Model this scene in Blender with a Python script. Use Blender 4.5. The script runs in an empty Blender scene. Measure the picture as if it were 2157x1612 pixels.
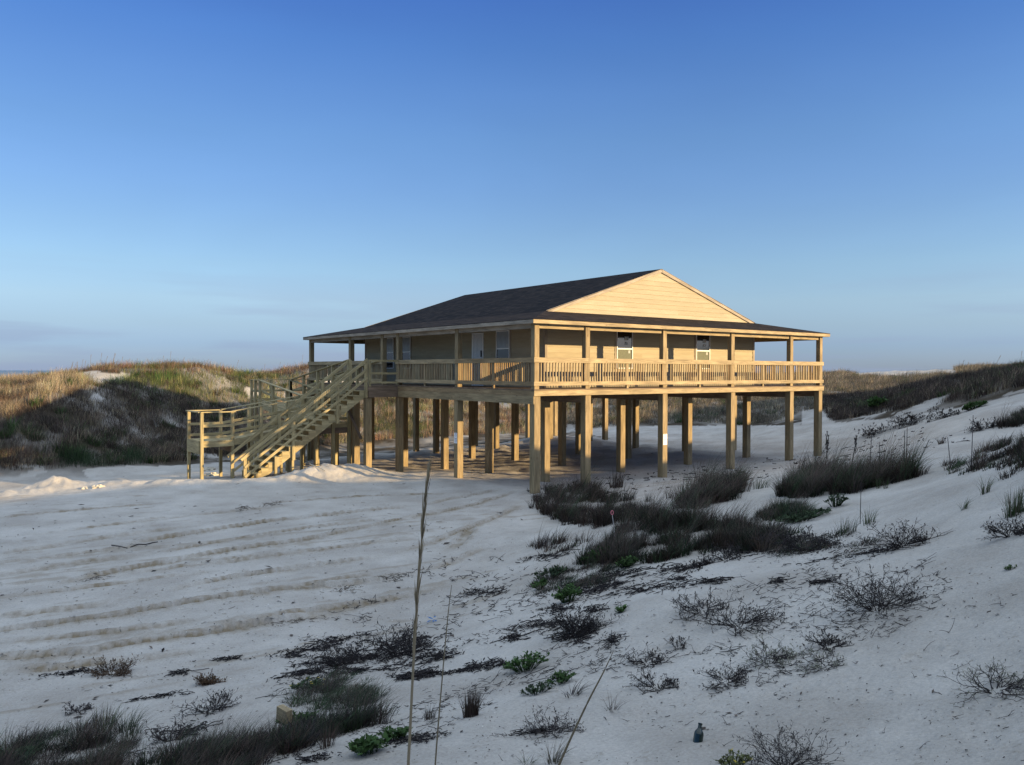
import bpy, math, random
import numpy as np
from mathutils import Vector, Matrix

random.seed(7)
RNG = np.random.default_rng(11)
C = bpy.context.scene.collection
scene = bpy.context.scene
S = 1.12                      # design units -> metres

# ------------------------------------------------------------------ camera
CAM = np.array([-14.6766, -18.7842, 0.5450])
RT = np.array([0.80556, -0.59251, 0.00272])
UP = np.array([0.00448, 0.01068, 0.99993])
FW = np.array([0.59250, 0.80549, -0.01126])
FPX, PX0, PY0 = 1750.36, 1075.0, 802.5        # in pixels of the 2157 px wide photograph
cam_d = bpy.data.cameras.new('camera')
cam = bpy.data.objects.new('camera', cam_d); C.objects.link(cam)
cam_d.sensor_width = 36.0
cam_d.lens = FPX / 2157 * 36.0
cam_d.shift_x = 3.5 / 2157
cam_d.shift_y = -3.5 / 2157
cam_d.clip_start = 0.05
cam_d.clip_end = 80000
M = Matrix(((RT[0], UP[0], -FW[0], CAM[0] * S), (RT[1], UP[1], -FW[1], CAM[1] * S),
            (RT[2], UP[2], -FW[2], CAM[2] * S), (0, 0, 0, 1)))
cam.matrix_world = M
scene.camera = cam

# ------------------------------------------------------------------ light
SUN_EL = math.atan(0.1875)
sx, sy, sz = 0.5700 * math.cos(SUN_EL), -0.8216 * math.cos(SUN_EL), math.sin(SUN_EL)   # direction to the sun
sun_d = bpy.data.lights.new('sun', 'SUN')
sun_d.energy = 4.7
sun_d.angle = math.radians(0.6)
sun_d.color = (1.0, 0.73, 0.38)
sun = bpy.data.objects.new('sun', sun_d); C.objects.link(sun)
sun.rotation_euler = Vector((sx, sy, sz)).to_track_quat('Z', 'Y').to_euler()
sun.location = (60, -80, 40)
world = bpy.data.worlds.new('World'); scene.world = world
world.use_nodes = True
nt = world.node_tree; nt.nodes.clear()
sky = nt.nodes.new('ShaderNodeTexSky'); sky.sky_type = 'NISHITA'
sky.sun_disc = False
sky.sun_elevation = SUN_EL
sky.sun_rotation = math.atan2(sx, sy)
sky.altitude = 0; sky.air_density = 1.0; sky.dust_density = 0.35; sky.ozone_density = 2.2
bg = nt.nodes.new('ShaderNodeBackground'); bg.inputs['Strength'].default_value = 0.15
wo = nt.nodes.new('ShaderNodeOutputWorld')
# thin mauve cloud bands low over the sea, part of the sky itself
tc = nt.nodes.new('ShaderNodeTexCoord')
sep = nt.nodes.new('ShaderNodeSeparateXYZ'); nt.links.new(tc.outputs['Generated'], sep.inputs[0])
mp = nt.nodes.new('ShaderNodeMapping'); mp.inputs['Scale'].default_value = (2.2, 2.2, 26)
nt.links.new(tc.outputs['Generated'], mp.inputs[0])
cn = nt.nodes.new('ShaderNodeTexNoise'); cn.inputs['Scale'].default_value = 1.3; cn.inputs['Detail'].default_value = 5
nt.links.new(mp.outputs[0], cn.inputs[0])
cr = nt.nodes.new('ShaderNodeValToRGB'); cr.color_ramp.elements[0].position = 0.46; cr.color_ramp.elements[1].position = 0.60
nt.links.new(cn.outputs[0], cr.inputs[0])
hr = nt.nodes.new('ShaderNodeMapRange'); hr.inputs[1].default_value = 0.0; hr.inputs[2].default_value = 0.13
hr.inputs[3].default_value = 0.62; hr.inputs[4].default_value = 0.0
nt.links.new(sep.outputs[2], hr.inputs[0])
mm = nt.nodes.new('ShaderNodeMath'); mm.operation = 'MULTIPLY'
nt.links.new(cr.outputs[0], mm.inputs[0]); nt.links.new(hr.outputs[0], mm.inputs[1])
tint = nt.nodes.new('ShaderNodeMixRGB'); tint.blend_type = 'MULTIPLY'
tint.inputs[0].default_value = 1.0
sr = nt.nodes.new('ShaderNodeValToRGB'); nt.links.new(sep.outputs[2], sr.inputs[0])
SKY = [(0.0, .29, .42, .97), (.03, .30, .41, .86), (.053, .38, .45, .745), (.081, .475, .52, .72), (.121, .51, .56, .71), (.16, .50, .555, .71), (.214, .47, .545, .735),
       (.266, .44, .54, .74), (.316, .40, .52, .77), (.364, .335, .48, .78), (.408, .29, .43, .78), (.48, .55, .58, .8), (.62, 3.8, 2.6, 1.8), (.80, 6.5, 4.2, 2.8), (1.0, 8.4, 5.45, 3.6)]
el_ = sr.color_ramp.elements
while len(el_) < len(SKY): el_.new(0.5)
for e_, s_ in zip(el_, SKY): e_.position = s_[0]; e_.color = (s_[1], s_[2], s_[3], 1)
# sky gain by bearing to the sun: level on its side, dimmed opposite
dt = nt.nodes.new('ShaderNodeVectorMath'); dt.operation = 'DOT_PRODUCT'; dt.inputs[1].default_value = (0.5789, -0.8154, 0)
nt.links.new(tc.outputs['Generated'], dt.inputs[0])
dm = nt.nodes.new('ShaderNodeMapRange'); dm.inputs[1].default_value = 0.22; dm.inputs[2].default_value = 0.8; dm.inputs[3].default_value = 1.0; dm.inputs[4].default_value = 1.0
nt.links.new(dt.outputs['Value'], dm.inputs[0])
t2 = nt.nodes.new('ShaderNodeMixRGB'); t2.blend_type = 'MULTIPLY'; t2.inputs[0].default_value = 1.0
nt.links.new(sr.outputs[0], t2.inputs[1]); nt.links.new(dm.outputs[0], t2.inputs[2])
dl = nt.nodes.new('ShaderNodeMapRange'); dl.inputs[1].default_value = -1.0; dl.inputs[2].default_value = -0.35; dl.inputs[3].default_value = 0.74; dl.inputs[4].default_value = 1.0
nt.links.new(dt.outputs['Value'], dl.inputs[0])
t3 = nt.nodes.new('ShaderNodeMixRGB'); t3.blend_type = 'MULTIPLY'; t3.inputs[0].default_value = 1.0
nt.links.new(t2.outputs[0], t3.inputs[1]); nt.links.new(dl.outputs[0], t3.inputs[2])
nt.links.new(t3.outputs[0], tint.inputs[2])
nt.links.new(sky.outputs[0], tint.inputs[1])
mix = nt.nodes.new('ShaderNodeMixRGB'); mix.inputs[2].default_value = (1.08, 1.34, 1.95, 1)
nt.links.new(mm.outputs[0], mix.inputs[0]); nt.links.new(tint.outputs[0], mix.inputs[1])
hz = nt.nodes.new('ShaderNodeTexNoise'); hz.inputs['Scale'].default_value = 2.2; hz.inputs['Detail'].default_value = 4; hz.inputs['Distortion'].default_value = .4
mp5 = nt.nodes.new('ShaderNodeMapping'); mp5.inputs['Scale'].default_value = (1, 1, 3.5); nt.links.new(tc.outputs['Generated'], mp5.inputs[0]); nt.links.new(mp5.outputs[0], hz.inputs[0])
hm = nt.nodes.new('ShaderNodeMapRange'); hm.inputs[1].default_value = .3; hm.inputs[2].default_value = .7; hm.inputs[3].default_value = .965; hm.inputs[4].default_value = 1.035
nt.links.new(hz.outputs[0], hm.inputs[0]); m6 = nt.nodes.new('ShaderNodeMixRGB'); m6.blend_type = 'MULTIPLY'; m6.inputs[0].default_value = 1
nt.links.new(mix.outputs[0], m6.inputs[1]); nt.links.new(hm.outputs[0], m6.inputs[2]); mix = m6
nt.links.new(mix.outputs[0], bg.inputs[0]); nt.links.new(bg.outputs[0], wo.inputs[0])
vs = scene.view_settings
scene.display_settings.display_device = 'sRGB'
vs.view_transform = 'Standard'; vs.look = 'None'; vs.gamma = 1.0; vs.use_curve_mapping = False
vs.exposure = 1.0
scene.render.resolution_x = 1024; scene.render.resolution_y = 765
scene.cycles.max_bounces = 6; scene.cycles.diffuse_bounces = 3

# ------------------------------------------------------------------ helpers
def project(P):
    d = np.asarray(P) - CAM
    w = d @ FW
    return PX0 + FPX * (d @ RT) / w, PY0 - FPX * (d @ UP) / w, w

def pxdir(x, y):
    x = np.asarray(x, float); y = np.asarray(y, float)
    return FW + RT * ((x - PX0) / FPX)[..., None] - UP * ((y - PY0) / FPX)[..., None]

def at_z(x, y, z):
    d = pxdir(x, y); t = (z - CAM[2]) / d[..., 2]
    return CAM + t[..., None] * d if np.ndim(t) else CAM + t * d

def at_d(x, y, D):
    return CAM + D * pxdir(x, y)

def tag(o, label=None, cat=None, group=None, kind=None):
    if label: o['label'] = label
    if cat: o['category'] = cat
    if group: o['group'] = group
    if kind: o['kind'] = kind
    return o

def thing(name, loc, label, cat, group=None):
    o = bpy.data.objects.new(name, None); C.objects.link(o)
    o.location = (loc[0] * S, loc[1] * S, loc[2] * S)
    o.empty_display_size = 0.2
    return tag(o, label, cat, group)

def link_mesh(name, me, mats, parent=None, loc=None):
    o = bpy.data.objects.new(name, me)
    for m in (mats if isinstance(mats, (list, tuple)) else [mats]): me.materials.append(m)
    C.objects.link(o)
    if parent is not None: o.parent = parent
    if loc is not None: o.location = (loc[0] * S, loc[1] * S, loc[2] * S)
    return o

def root_loc(parent):
    p = parent
    while p.parent is not None: p = p.parent
    return np.array(p.location) / S

class MB:
    """collects boards and prisms; UV u runs along the longest side of every board"""
    def __init__(self): self.v = []; self.f = []; self.uv = []; self.n = 0
    def _quadbox(self, pts, L, W, H, ax=0):
        b = len(self.v); self.v += [tuple(p) for p in pts]
        # corner order: (0..3) start face, (4..7) end face ; u runs start -> end
        off = random.random() * 30
        fs = [((0, 3, 2, 1), 'e'), ((4, 5, 6, 7), 'e'), ((0, 1, 5, 4), W), ((1, 2, 6, 5), H), ((2, 3, 7, 6), W), ((3, 0, 4, 7), H)]
        for idx, k in fs:
            self.f.append([b + i for i in idx])
            if k == 'e': self.uv += [(off, 0), (off, H), (off + .02, H), (off + .02, 0)]
            else: self.uv += [(off, 0), (off, k), (off + L, k), (off + L, 0)]
    def box(self, x0, x1, y0, y1, z0, z1):
        d = (abs(x1 - x0), abs(y1 - y0), abs(z1 - z0))
        if d[0] >= d[1] and d[0] >= d[2]:
            pts = [(x0, y0, z0), (x0, y1, z0), (x0, y1, z1), (x0, y0, z1), (x1, y0, z0), (x1, y1, z0), (x1, y1, z1), (x1, y0, z1)]; L, W, H = d[0], d[1], d[2]
        elif d[1] >= d[2]:
            pts = [(x1, y0, z0), (x0, y0, z0), (x0, y0, z1), (x1, y0, z1), (x1, y1, z0), (x0, y1, z0), (x0, y1, z1), (x1, y1, z1)]
            pts = [pts[1], pts[0], pts[3], pts[2], pts[5], pts[4], pts[7], pts[6]]; pts = [pts[1], pts[0], pts[3], pts[2], pts[5], pts[4], pts[7], pts[6]]
            L, W, H = d[1], d[0], d[2]
        else:
            pts = [(x0, y0, z0), (x1, y0, z0), (x1, y1, z0), (x0, y1, z0), (x0, y0, z1), (x1, y0, z1), (x1, y1, z1), (x0, y1, z1)]; L, W, H = d[2], d[0], d[1]
        self._quadbox(pts, L, W, H); return self
    def beam(self, p0, p1, w, h, up=(0, 0, 1)):
        """board from p0 to p1 (centre line), w across, h along 'up'"""
        p0 = np.array(p0, float); p1 = np.array(p1, float); d = p1 - p0; L = np.linalg.norm(d); d /= L
        side = np.cross(d, np.array(up, float)); side /= np.linalg.norm(side); u = np.cross(side, d)
        pts = []
        for p in (p0, p1):
            for a, b_ in ((-1, -1), (1, -1), (1, 1), (-1, 1)):
                pts.append(p + side * a * w / 2 + u * b_ * h / 2)
        self._quadbox(pts, L, w, h); return self
    def poly(self, a, b):
        """prism between two congruent polygons a and b (lists of points)"""
        n = len(a); s = len(self.v); self.v += [tuple(p) for p in a] + [tuple(p) for p in b]
        off = random.random() * 30
        P = [np.array(p, float) for p in a]
        ax = int(np.argmax(np.ptp(np.array(P), axis=0)))
        self.f.append([s + i for i in range(n)][::-1]); self.uv += [(off + P[i][ax], P[i][2]) for i in range(n)][::-1]
        self.f.append([s + n + i for i in range(n)]); self.uv += [(off + P[i][ax], P[i][2]) for i in range(n)]
        for i in range(n):
            j = (i + 1) % n
            self.f.append([s + i, s + j, s + n + j, s + n + i])
            L = np.linalg.norm(P[i] - P[j]); self.uv += [(off, 0), (off + L, 0), (off + L, .1), (off, .1)]
        return self
    def quad(self, pts, uvs=None):
        s = len(self.v); self.v += [tuple(p) for p in pts]; self.f.append(list(range(s, s + len(pts))))
        self.uv += uvs if uvs else [(0, 0), (1, 0), (1, 1), (0, 1)][:len(pts)]
        return self
    def build(self, name, mat, parent=None, bevel=0.0):
        base = root_loc(parent) if parent is not None else np.zeros(3)
        me = bpy.data.meshes.new(name)
        V = (np.array(self.v, float) - base) * S
        me.from_pydata(V.tolist(), [], self.f)
        uvl = me.uv_layers.new(name='UVMap')
        uvl.data.foreach_set('uv', np.array(self.uv, float).ravel() * S)
        me.update()
        o = link_mesh(name, me, mat, parent)
        if bevel:
            md = o.modifiers.new('bevel', 'BEVEL'); md.width = bevel; md.segments = 1; md.limit_method = 'ANGLE'
        return o

# ------------------------------------------------------------------ materials
def mat(name):
    m = bpy.data.materials.new(name); m.use_nodes = True
    n = m.node_tree.nodes; b = n['Principled BSDF']
    return m, m.node_tree, b

def wood(name, c1, c2, c3, knots=0.5, rough=0.75, grain=1.0):
    """c1..c3: board to board colours; grain and knots run with the UV"""
    m, t, b = mat(name); N = t.nodes; L = t.links
    uv = N.new('ShaderNodeUVMap'); uv.uv_map = 'UVMap'
    geo = N.new('ShaderNodeNewGeometry')
    ramp = N.new('ShaderNodeValToRGB'); e = ramp.color_ramp.elements
    e[0].color = (*c1, 1); e[1].color = (*c3, 1); e[1].position = 1.0
    k = ramp.color_ramp.elements.new(0.5); k.color = (*c2, 1)
    L.new(geo.outputs['Random Per Island'], ramp.inputs[0])
    mp = N.new('ShaderNodeMapping'); mp.inputs['Scale'].default_value = (2.2, 42, 1); L.new(uv.outputs[0], mp.inputs[0])
    g = N.new('ShaderNodeTexNoise'); g.inputs['Scale'].default_value = 1.0; g.inputs['Detail'].default_value = 4; g.inputs['Distortion'].default_value = 0.6
    L.new(mp.outputs[0], g.inputs[0])
    gr = N.new('ShaderNodeMapRange'); gr.inputs[1].default_value = 0.3; gr.inputs[2].default_value = 0.7; gr.inputs[3].default_value = 1 - .38 * grain; gr.inputs[4].default_value = 1 + .16 * grain
    L.new(g.outputs[0], gr.inputs[0])
    mul = N.new('ShaderNodeMixRGB'); mul.blend_type = 'MULTIPLY'; mul.inputs[0].default_value = 1
    L.new(ramp.outputs[0], mul.inputs[1]); L.new(gr.outputs[0], mul.inputs[2])
    # long soft stains along the board
    mp2 = N.new('ShaderNodeMapping'); mp2.inputs['Scale'].default_value = (0.9, 5, 1); L.new(uv.outputs[0], mp2.inputs[0])
    g2 = N.new('ShaderNodeTexNoise'); g2.inputs['Scale'].default_value = 1.2; g2.inputs['Detail'].default_value = 3; L.new(mp2.outputs[0], g2.inputs[0])
    g2r = N.new('ShaderNodeMapRange'); g2r.inputs[1].default_value = 0.35; g2r.inputs[2].default_value = 0.7; g2r.inputs[3].default_value = 1 - .32 * grain; g2r.inputs[4].default_value = 1 + .12 * grain
    L.new(g2.outputs[0], g2r.inputs[0])
    mul2 = N.new('ShaderNodeMixRGB'); mul2.blend_type = 'MULTIPLY'; mul2.inputs[0].default_value = 1
    L.new(mul.outputs[0], mul2.inputs[1]); L.new(g2r.outputs[0], mul2.inputs[2])
    # knots
    mp3 = N.new('ShaderNodeMapping'); mp3.inputs['Scale'].default_value = (2.6, 7.5, 1); L.new(uv.outputs[0], mp3.inputs[0])
    vo = N.new('ShaderNodeTexVoronoi'); vo.inputs['Scale'].default_value = 1.0; L.new(mp3.outputs[0], vo.inputs[0])
    kr = N.new('ShaderNodeMapRange'); kr.inputs[1].default_value = 0.07; kr.inputs[2].default_value = 0.16; kr.inputs[3].default_value = knots; kr.inputs[4].default_value = 0.0
    L.new(vo.outputs['Distance'], kr.inputs[0])
    sel = N.new('ShaderNodeMath'); sel.operation = 'GREATER_THAN'; sel.inputs[1].default_value = 0.5
    sc = N.new('ShaderNodeSeparateColor'); L.new(vo.outputs['Color'], sc.inputs[0]); L.new(sc.outputs[0], sel.inputs[0])
    km = N.new('ShaderNodeMath'); km.operation = 'MULTIPLY'; L.new(kr.outputs[0], km.inputs[0]); L.new(sel.outputs[0], km.inputs[1])
    mk = N.new('ShaderNodeMixRGB'); mk.inputs[2].default_value = (0.10, 0.045, 0.015, 1)
    L.new(km.outputs[0], mk.inputs[0]); L.new(mul2.outputs[0], mk.inputs[1])
    L.new(mk.outputs[0], b.inputs['Base Color'])
    b.inputs['Roughness'].default_value = rough
    b.inputs['Specular IOR Level'].default_value = 0.25
    bp = N.new('ShaderNodeBump'); bp.inputs['Strength'].default_value = 0.25; bp.inputs['Distance'].default_value = 0.004
    L.new(g.outputs[0], bp.inputs['Height']); L.new(bp.outputs[0], b.inputs['Normal'])
    return m

def plain(name, col, rough=0.6, spec=0.3, var=0.12, scale=9.0, metal=0.0):
    m, t, b = mat(name); N = t.nodes; L = t.links
    tc = N.new('ShaderNodeTexCoord')
    n = N.new('ShaderNodeTexNoise'); n.inputs['Scale'].default_value = scale; n.inputs['Detail'].default_value = 4
    L.new(tc.outputs['Object'], n.inputs[0])
    r = N.new('ShaderNodeMapRange'); r.inputs[1].default_value = 0.3; r.inputs[2].default_value = 0.7
    r.inputs[3].default_value = 1 - var; r.inputs[4].default_value = 1 + var; L.new(n.outputs[0], r.inputs[0])
    mu = N.new('ShaderNodeMixRGB'); mu.blend_type = 'MULTIPLY'; mu.inputs[0].default_value = 1; mu.inputs[1].default_value = (*col, 1)
    L.new(r.outputs[0], mu.inputs[2]); L.new(mu.outputs[0], b.inputs['Base Color'])
    b.inputs['Roughness'].default_value = rough; b.inputs['Specular IOR Level'].default_value = spec; b.inputs['Metallic'].default_value = metal
    return m

PINE = wood('pine_board', (0.35, 0.24, 0.13), (0.41, 0.31, 0.175), (0.44, 0.355, 0.215))
PINE_POST = wood('pine_post', (0.27, 0.175, 0.09), (0.32, 0.22, 0.115), (0.34, 0.26, 0.145), knots=0.6)
GREENWOOD = wood('treated_board', (0.36, 0.275, 0.14), (0.43, 0.345, 0.18), (0.47, 0.39, 0.215), knots=0.35)
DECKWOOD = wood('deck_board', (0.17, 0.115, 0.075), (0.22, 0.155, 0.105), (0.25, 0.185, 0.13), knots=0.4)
SIDING = wood('lap_siding', (0.36, 0.30, 0.20), (0.385, 0.325, 0.22), (0.405, 0.345, 0.24), knots=0.0, grain=.28)
TRIM = wood('trim_board', (0.36, 0.30, 0.22), (0.40, 0.33, 0.25), (0.42, 0.36, 0.28), knots=0.3)
WHITE = plain('white_vinyl', (0.80, 0.80, 0.78), 0.45, 0.4, 0.04)
DOORM = plain('white_door_paint', (0.62, 0.63, 0.64), 0.5, 0.3, 0.05)
BLACKM = plain('black_metal', (0.02, 0.02, 0.02), 0.4, 0.5, 0.1)
SCREEN = plain('insect_screen', (0.16, 0.17, 0.13), 0.8, 0.1, 0.15, 30)
STICKER = plain('paper_sticker', (0.42, 0.44, 0.44), 0.7, 0.2, 0.1, 20)
PAPER = plain('white_paper', (0.86, 0.86, 0.84), 0.7, 0.2, 0.03)
PRINT = plain('dark_print', (0.16, 0.16, 0.24), 0.7, 0.2, 0.3, 60)
GLASS = plain('dark_window_glass', (0.012, 0.015, 0.018), 0.06, 0.6, 0.2, 3)

def roof_material():
    m, t, b = mat('asphalt_shingle'); N = t.nodes; L = t.links
    uv = N.new('ShaderNodeUVMap'); uv.uv_map = 'UVMap'
    br = N.new('ShaderNodeTexBrick'); br.inputs['Scale'].default_value = 1.0
    br.inputs['Brick Width'].default_value = 0.34; br.inputs['Row Height'].default_value = 0.15
    br.inputs['Mortar Size'].default_value = 0.006; br.inputs['Mortar Smooth'].default_value = 0.6
    br.inputs['Color1'].default_value = (0.014, 0.012, 0.012, 1); br.inputs['Color2'].default_value = (0.040, 0.030, 0.026, 1)
    br.inputs['Mortar'].default_value = (0.012, 0.01, 0.01, 1); br.inputs['Bias'].default_value = -0.1
    L.new(uv.outputs[0], br.inputs[0])
    n = N.new('ShaderNodeTexNoise'); n.inputs['Scale'].default_value = 3; n.inputs['Detail'].default_value = 8; n.inputs['Roughness'].default_value = 0.8
    L.new(uv.outputs[0], n.inputs[0])
    r = N.new('ShaderNodeMapRange'); r.inputs[1].default_value = 0.3; r.inputs[2].default_value = 0.7; r.inputs[3].default_value = 0.5; r.inputs[4].default_value = 1.5
    L.new(n.outputs[0], r.inputs[0])
    mu = N.new('ShaderNodeMixRGB'); mu.blend_type = 'MULTIPLY'; mu.inputs[0].default_value = 1
    L.new(br.outputs[0], mu.inputs[1]); L.new(r.outputs[0], mu.inputs[2]); L.new(mu.outputs[0], b.inputs['Base Color'])
    b.inputs['Roughness'].default_value = 0.95; b.inputs['Specular IOR Level'].default_value = 0.08
    bp = N.new('ShaderNodeBump'); bp.inputs['Strength'].default_value = 0.7; bp.inputs['Distance'].default_value = 0.02
    L.new(br.outputs['Color'], bp.inputs['Height']); L.new(bp.outputs[0], b.inputs['Normal'])
    return m
ROOF = roof_material()

def veg_material(name, rough=0.7, trans=0.25):
    m, t, b = mat(name); N = t.nodes; L = t.links
    a = N.new('ShaderNodeAttribute'); a.attribute_name = 'col'
    L.new(a.outputs['Color'], b.inputs['Base Color'])
    b.inputs['Roughness'].default_value = rough; b.inputs['Specular IOR Level'].default_value = 0.15
    if trans:
        tr = N.new('ShaderNodeBsdfTranslucent'); L.new(a.outputs['Color'], tr.inputs[0])
        mx = N.new('ShaderNodeMixShader'); mx.inputs[0].default_value = trans
        L.new(b.outputs[0], mx.inputs[1]); L.new(tr.outputs[0], mx.inputs[2])
        L.new(mx.outputs[0], N['Material Output'].inputs[0])
    return m
VEG = veg_material('grass_blade')
TWIG = veg_material('dry_twig', 0.85, 0.0)

# ------------------------------------------------------------------ terrain
W = 14.165; DEP = 16.28      # deck width and depth in design units
GP = []
def gA(x, y, D): GP.append(at_d(x, y, D))
def gZ(x, y, z): GP.append(at_z(x, y, z))
def gP(x, y, z): GP.append(np.array([x, y, z], float))
for x, y in ((0, 1330), (300, 1330), (600, 1300), (0, 1150), (400, 1150), (800, 1130), (1000, 1100), (300, 1060), (700, 1060), (900, 1200), (850, 1300)): gZ(x, y, -3.0)
for x, y, z in ((0, 1060, -3.02), (0, 1450, -2.95), (300, 1450, -2.9), (600, 1420, -2.75), (0, 1590, -2.7), (300, 1560, -2.5), (600, 1540, -2.25), (800, 1400, -2.55),
                (1000, 1300, -2.75), (1000, 1450, -2.2), (900, 1590, -1.75), (1050, 1190, -2.98)): gZ(x, y, z)
for x, y, z in ((0, 0, -2.97), (-3, -4, -3.0), (-1, -3, -3.0), (1.95, 0, -2.95), (5.29, 0, -2.90), (8.71, 0, -2.88), (12.11, 0, -2.75), (13.99, 0, -2.72), (0, 4.07, -2.96), (0, 8.07, -3.12),
                (1.95, 1.95, -3.0), (5.29, 1.95, -2.9), (8.71, 1.95, -2.86), (12.11, 1.95, -2.82), (1.95, 5.1, -3.04), (5.29, 5.1, -2.99), (8.71, 5.1, -2.95), (12.11, 5.1, -2.83),
                (1.95, 8.07, -3.22), (5.29, 8.07, -3.08), (8.71, 8.07, -2.96), (12.11, 8.07, -2.88), (1.95, 11.2, -3.36), (5.29, 11.2, -3.26), (12.11, 11.2, -2.86),
                (5.29, 14.2, -3.3), (8.71, 14.2, -3.2), (12.11, 14.2, -2.9), (5.29, 16.1, -3.3), (12.11, 16.1, -3.05), (13.99, 12.07, -2.93),
                (-1.28, 8.07, -3.07), (-3, 7.9, -2.93), (-5.7, 8.07, -3.05), (-6.6, 9.5, -3.08), (-9, 7.6, -3.0), (-4, 5, -3.03), (-2, 12, -3.35), (-2, 16, -3.4)): gP(x, y, z)
# dip at the foot of the left dune, then the dune itself
for x, y, z in ((0, 1002, -3.40), (150, 1000, -3.40), (300, 996, -3.42), (430, 985, -3.42), (560, 968, -3.5)): gZ(x, y, z)
for x, y, D in ((0, 930, 33.5), (0, 879, 36), (0, 830, 40), (0, 806, 46), (60, 808, 49), (130, 834, 38.9), (120, 900, 35.5), (120, 796, 47), (200, 805, 43.5), (230, 930, 37), (250, 870, 41), (270, 805, 47), (325, 818, 47.4), (390, 834, 48.3),
                (440, 852, 49.2), (520, 856, 50), (200, 777, 49), (300, 775, 52), (420, 779, 52), (480, 793, 53), (400, 900, 43.5), (560, 806, 55), (600, 786, 57), (660, 782, 57), (540, 794, 56), (560, 900, 48), (620, 880, 51)): gA(x, y, D)
for x, y, D in ((-300, 800, 44), (-300, 900, 35), (-600, 1000, 28), (0, 818, 56), (100, 806, 57), (250, 797, 58), (400, 797, 58.5), (520, 803, 60), (620, 796, 62), (700, 796, 64),
                (0, 850, 66), (150, 838, 67), (300, 832, 67), (450, 832, 68), (600, 830, 70), (100, 900, 76), (400, 895, 77), (650, 880, 80)): gA(x, y, D)
# grassy rise behind the house
for x, y, D in ((700, 935, 48), (850, 926, 51), (850, 860, 57), (950, 922, 52), (1050, 918, 53), (1150, 914, 54), (1000, 850, 62), (900, 800, 72), (1150, 800, 78), (700, 850, 55), (750, 794, 66), (1300, 896, 52), (1300, 840, 62), (1500, 893, 52), (1500, 840, 64),
                (1650, 893, 50), (1650, 840, 60), (1400, 796, 85), (1600, 796, 88), (1700, 884, 46), (1760, 835, 64), (1760, 800, 85), (1830, 786, 95), (1900, 782, 100), (2000, 780, 108), (2100, 784, 120)): gA(x, y, D)
# sand strip and dark hill on the right
for x, y, D in ((1780, 952, 29.5), (1850, 950, 28), (1950, 930, 26), (2000, 900, 27), (2150, 884, 22), (2150, 852, 27), (2150, 832, 31), (2000, 858, 34), (1850, 872, 41), (1750, 885, 43),
                (1900, 818, 48), (2000, 803, 44), (2150, 780, 40), (2200, 778, 47), (2100, 796, 52), (2157, 800, 56), (1820, 840, 52), (2150, 800, 34), (1990, 830, 38)): gA(x, y, D)
# near ridge with the grass band, and the slope the camera stands on
for x, y, D in ((1180, 1108, 17.5), (1130, 1180, 14.5), (1250, 1185, 13.2), (1400, 1170, 12.2), (1550, 1130, 13), (1480, 1050, 17), (1600, 1030, 18), (1700, 1048, 15), (1800, 1024, 15), (1950, 1010, 14),
                (2050, 1000, 11.5), (2150, 960, 12), (2150, 1010, 9.5), (1900, 1120, 9.8), (2100, 1150, 7.4), (1700, 1200, 8.6), (1500, 1250, 8.4), (1300, 1300, 8.4), (1900, 1300, 6.4), (2150, 1350, 5.2),
                (1472, 1545, 5.1), (1200, 1450, 6.2), (1100, 1590, 4.9), (1700, 1500, 5.0), (2000, 1590, 4.0), (1750, 975, 24), (1650, 1000, 21.5), (1350, 1075, 19), (1250, 1060, 21)): gA(x, y, D)
gP(CAM[0], CAM[1], -0.95); gP(CAM[0] + 1, CAM[1] + 1.2, -1.1)
def fromcam(deg, r, z):       # deg: clockwise from the viewing axis
    a = math.atan2(FW[0], FW[1]) + math.radians(deg); gP(CAM[0] + r * math.sin(a), CAM[1] + r * math.cos(a), z)
for d_, r_, z_ in ((-60, 6, -1.9), (-60, 12, -2.9), (-60, 22, -3.0), (-60, 40, -2.4), (-90, 8, -1.9), (-90, 20, -2.5), (-90, 45, -2.5), (-130, 10, -1.0), (-130, 30, -1.0), (180, 8, -0.1), (180, 25, 0.6), (180, 60, 0.0),
                   (-150, 60, -2), (-40, 70, -3.5), (-25, 75, -4.5), (-10, 120, -7.5), (-35, 130, -8), (-60, 120, -8), (10, 150, -7), (25, 170, -6), (0, 100, -3), (45, 170, -4), (70, 150, 0), (90, 160, 0), (140, 150, 0), (-120, 150, -8)):
    fromcam(d_, r_, z_)
# the dune that keeps the near ground in shade: crest given across (p) and along (q) the light
def pq(p, q, z): gP(p * 0.815 - q * 0.579, p * 0.579 + q * 0.815, z)
CRESTFIX = [0] * 15 + [-.25, -.35, -.4, -.6, -.8]
CREST = [(-34, -13, -0.2), (-26, -12.0, -0.3), (-18, -13.2, -0.35), (-11, -15.0, -0.4), (-5.7, -17, -0.66), (-3.9, -17.6, -0.74), (-1.2, -18.2, -1.30), (0.1, -18.6, -1.85), (1.7, -19.0, -2.35), (3.2, -19.4, -2.8),
         (5.0, -20, -3.1), (7.2, -20.4, -2.76), (9.8, -21.2, -2.62), (12, -22, -2.45), (16, -23.4, -2.3), (22, -25, -2.2), (29, -28, -1.9), (34, -30, -1.8), (39, -32, -2.1), (46, -34, -3.2)]
CREST = [(p, q, k + d) for (p, q, k), d in zip(CREST, CRESTFIX)]
for p, q, k in CREST:
    pq(p, q, k - 0.1875 * q)
    pq(p, q - 9, k - 0.1875 * q - 1.6)
for p, q, z in ((-34, -6, 0.2), (-2, -14.2, -0.35), (3, -15.3, -0.9), (8, -16.8, -0.6), (-8, -11.5, 0.1)): pq(p, q, z)
for a in range(0, 360, 30): gP(320 * math.cos(math.radians(a)), 320 * math.sin(math.radians(a)), -8 if 20 < a < 220 else -3)
GP = np.array(GP)
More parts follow.
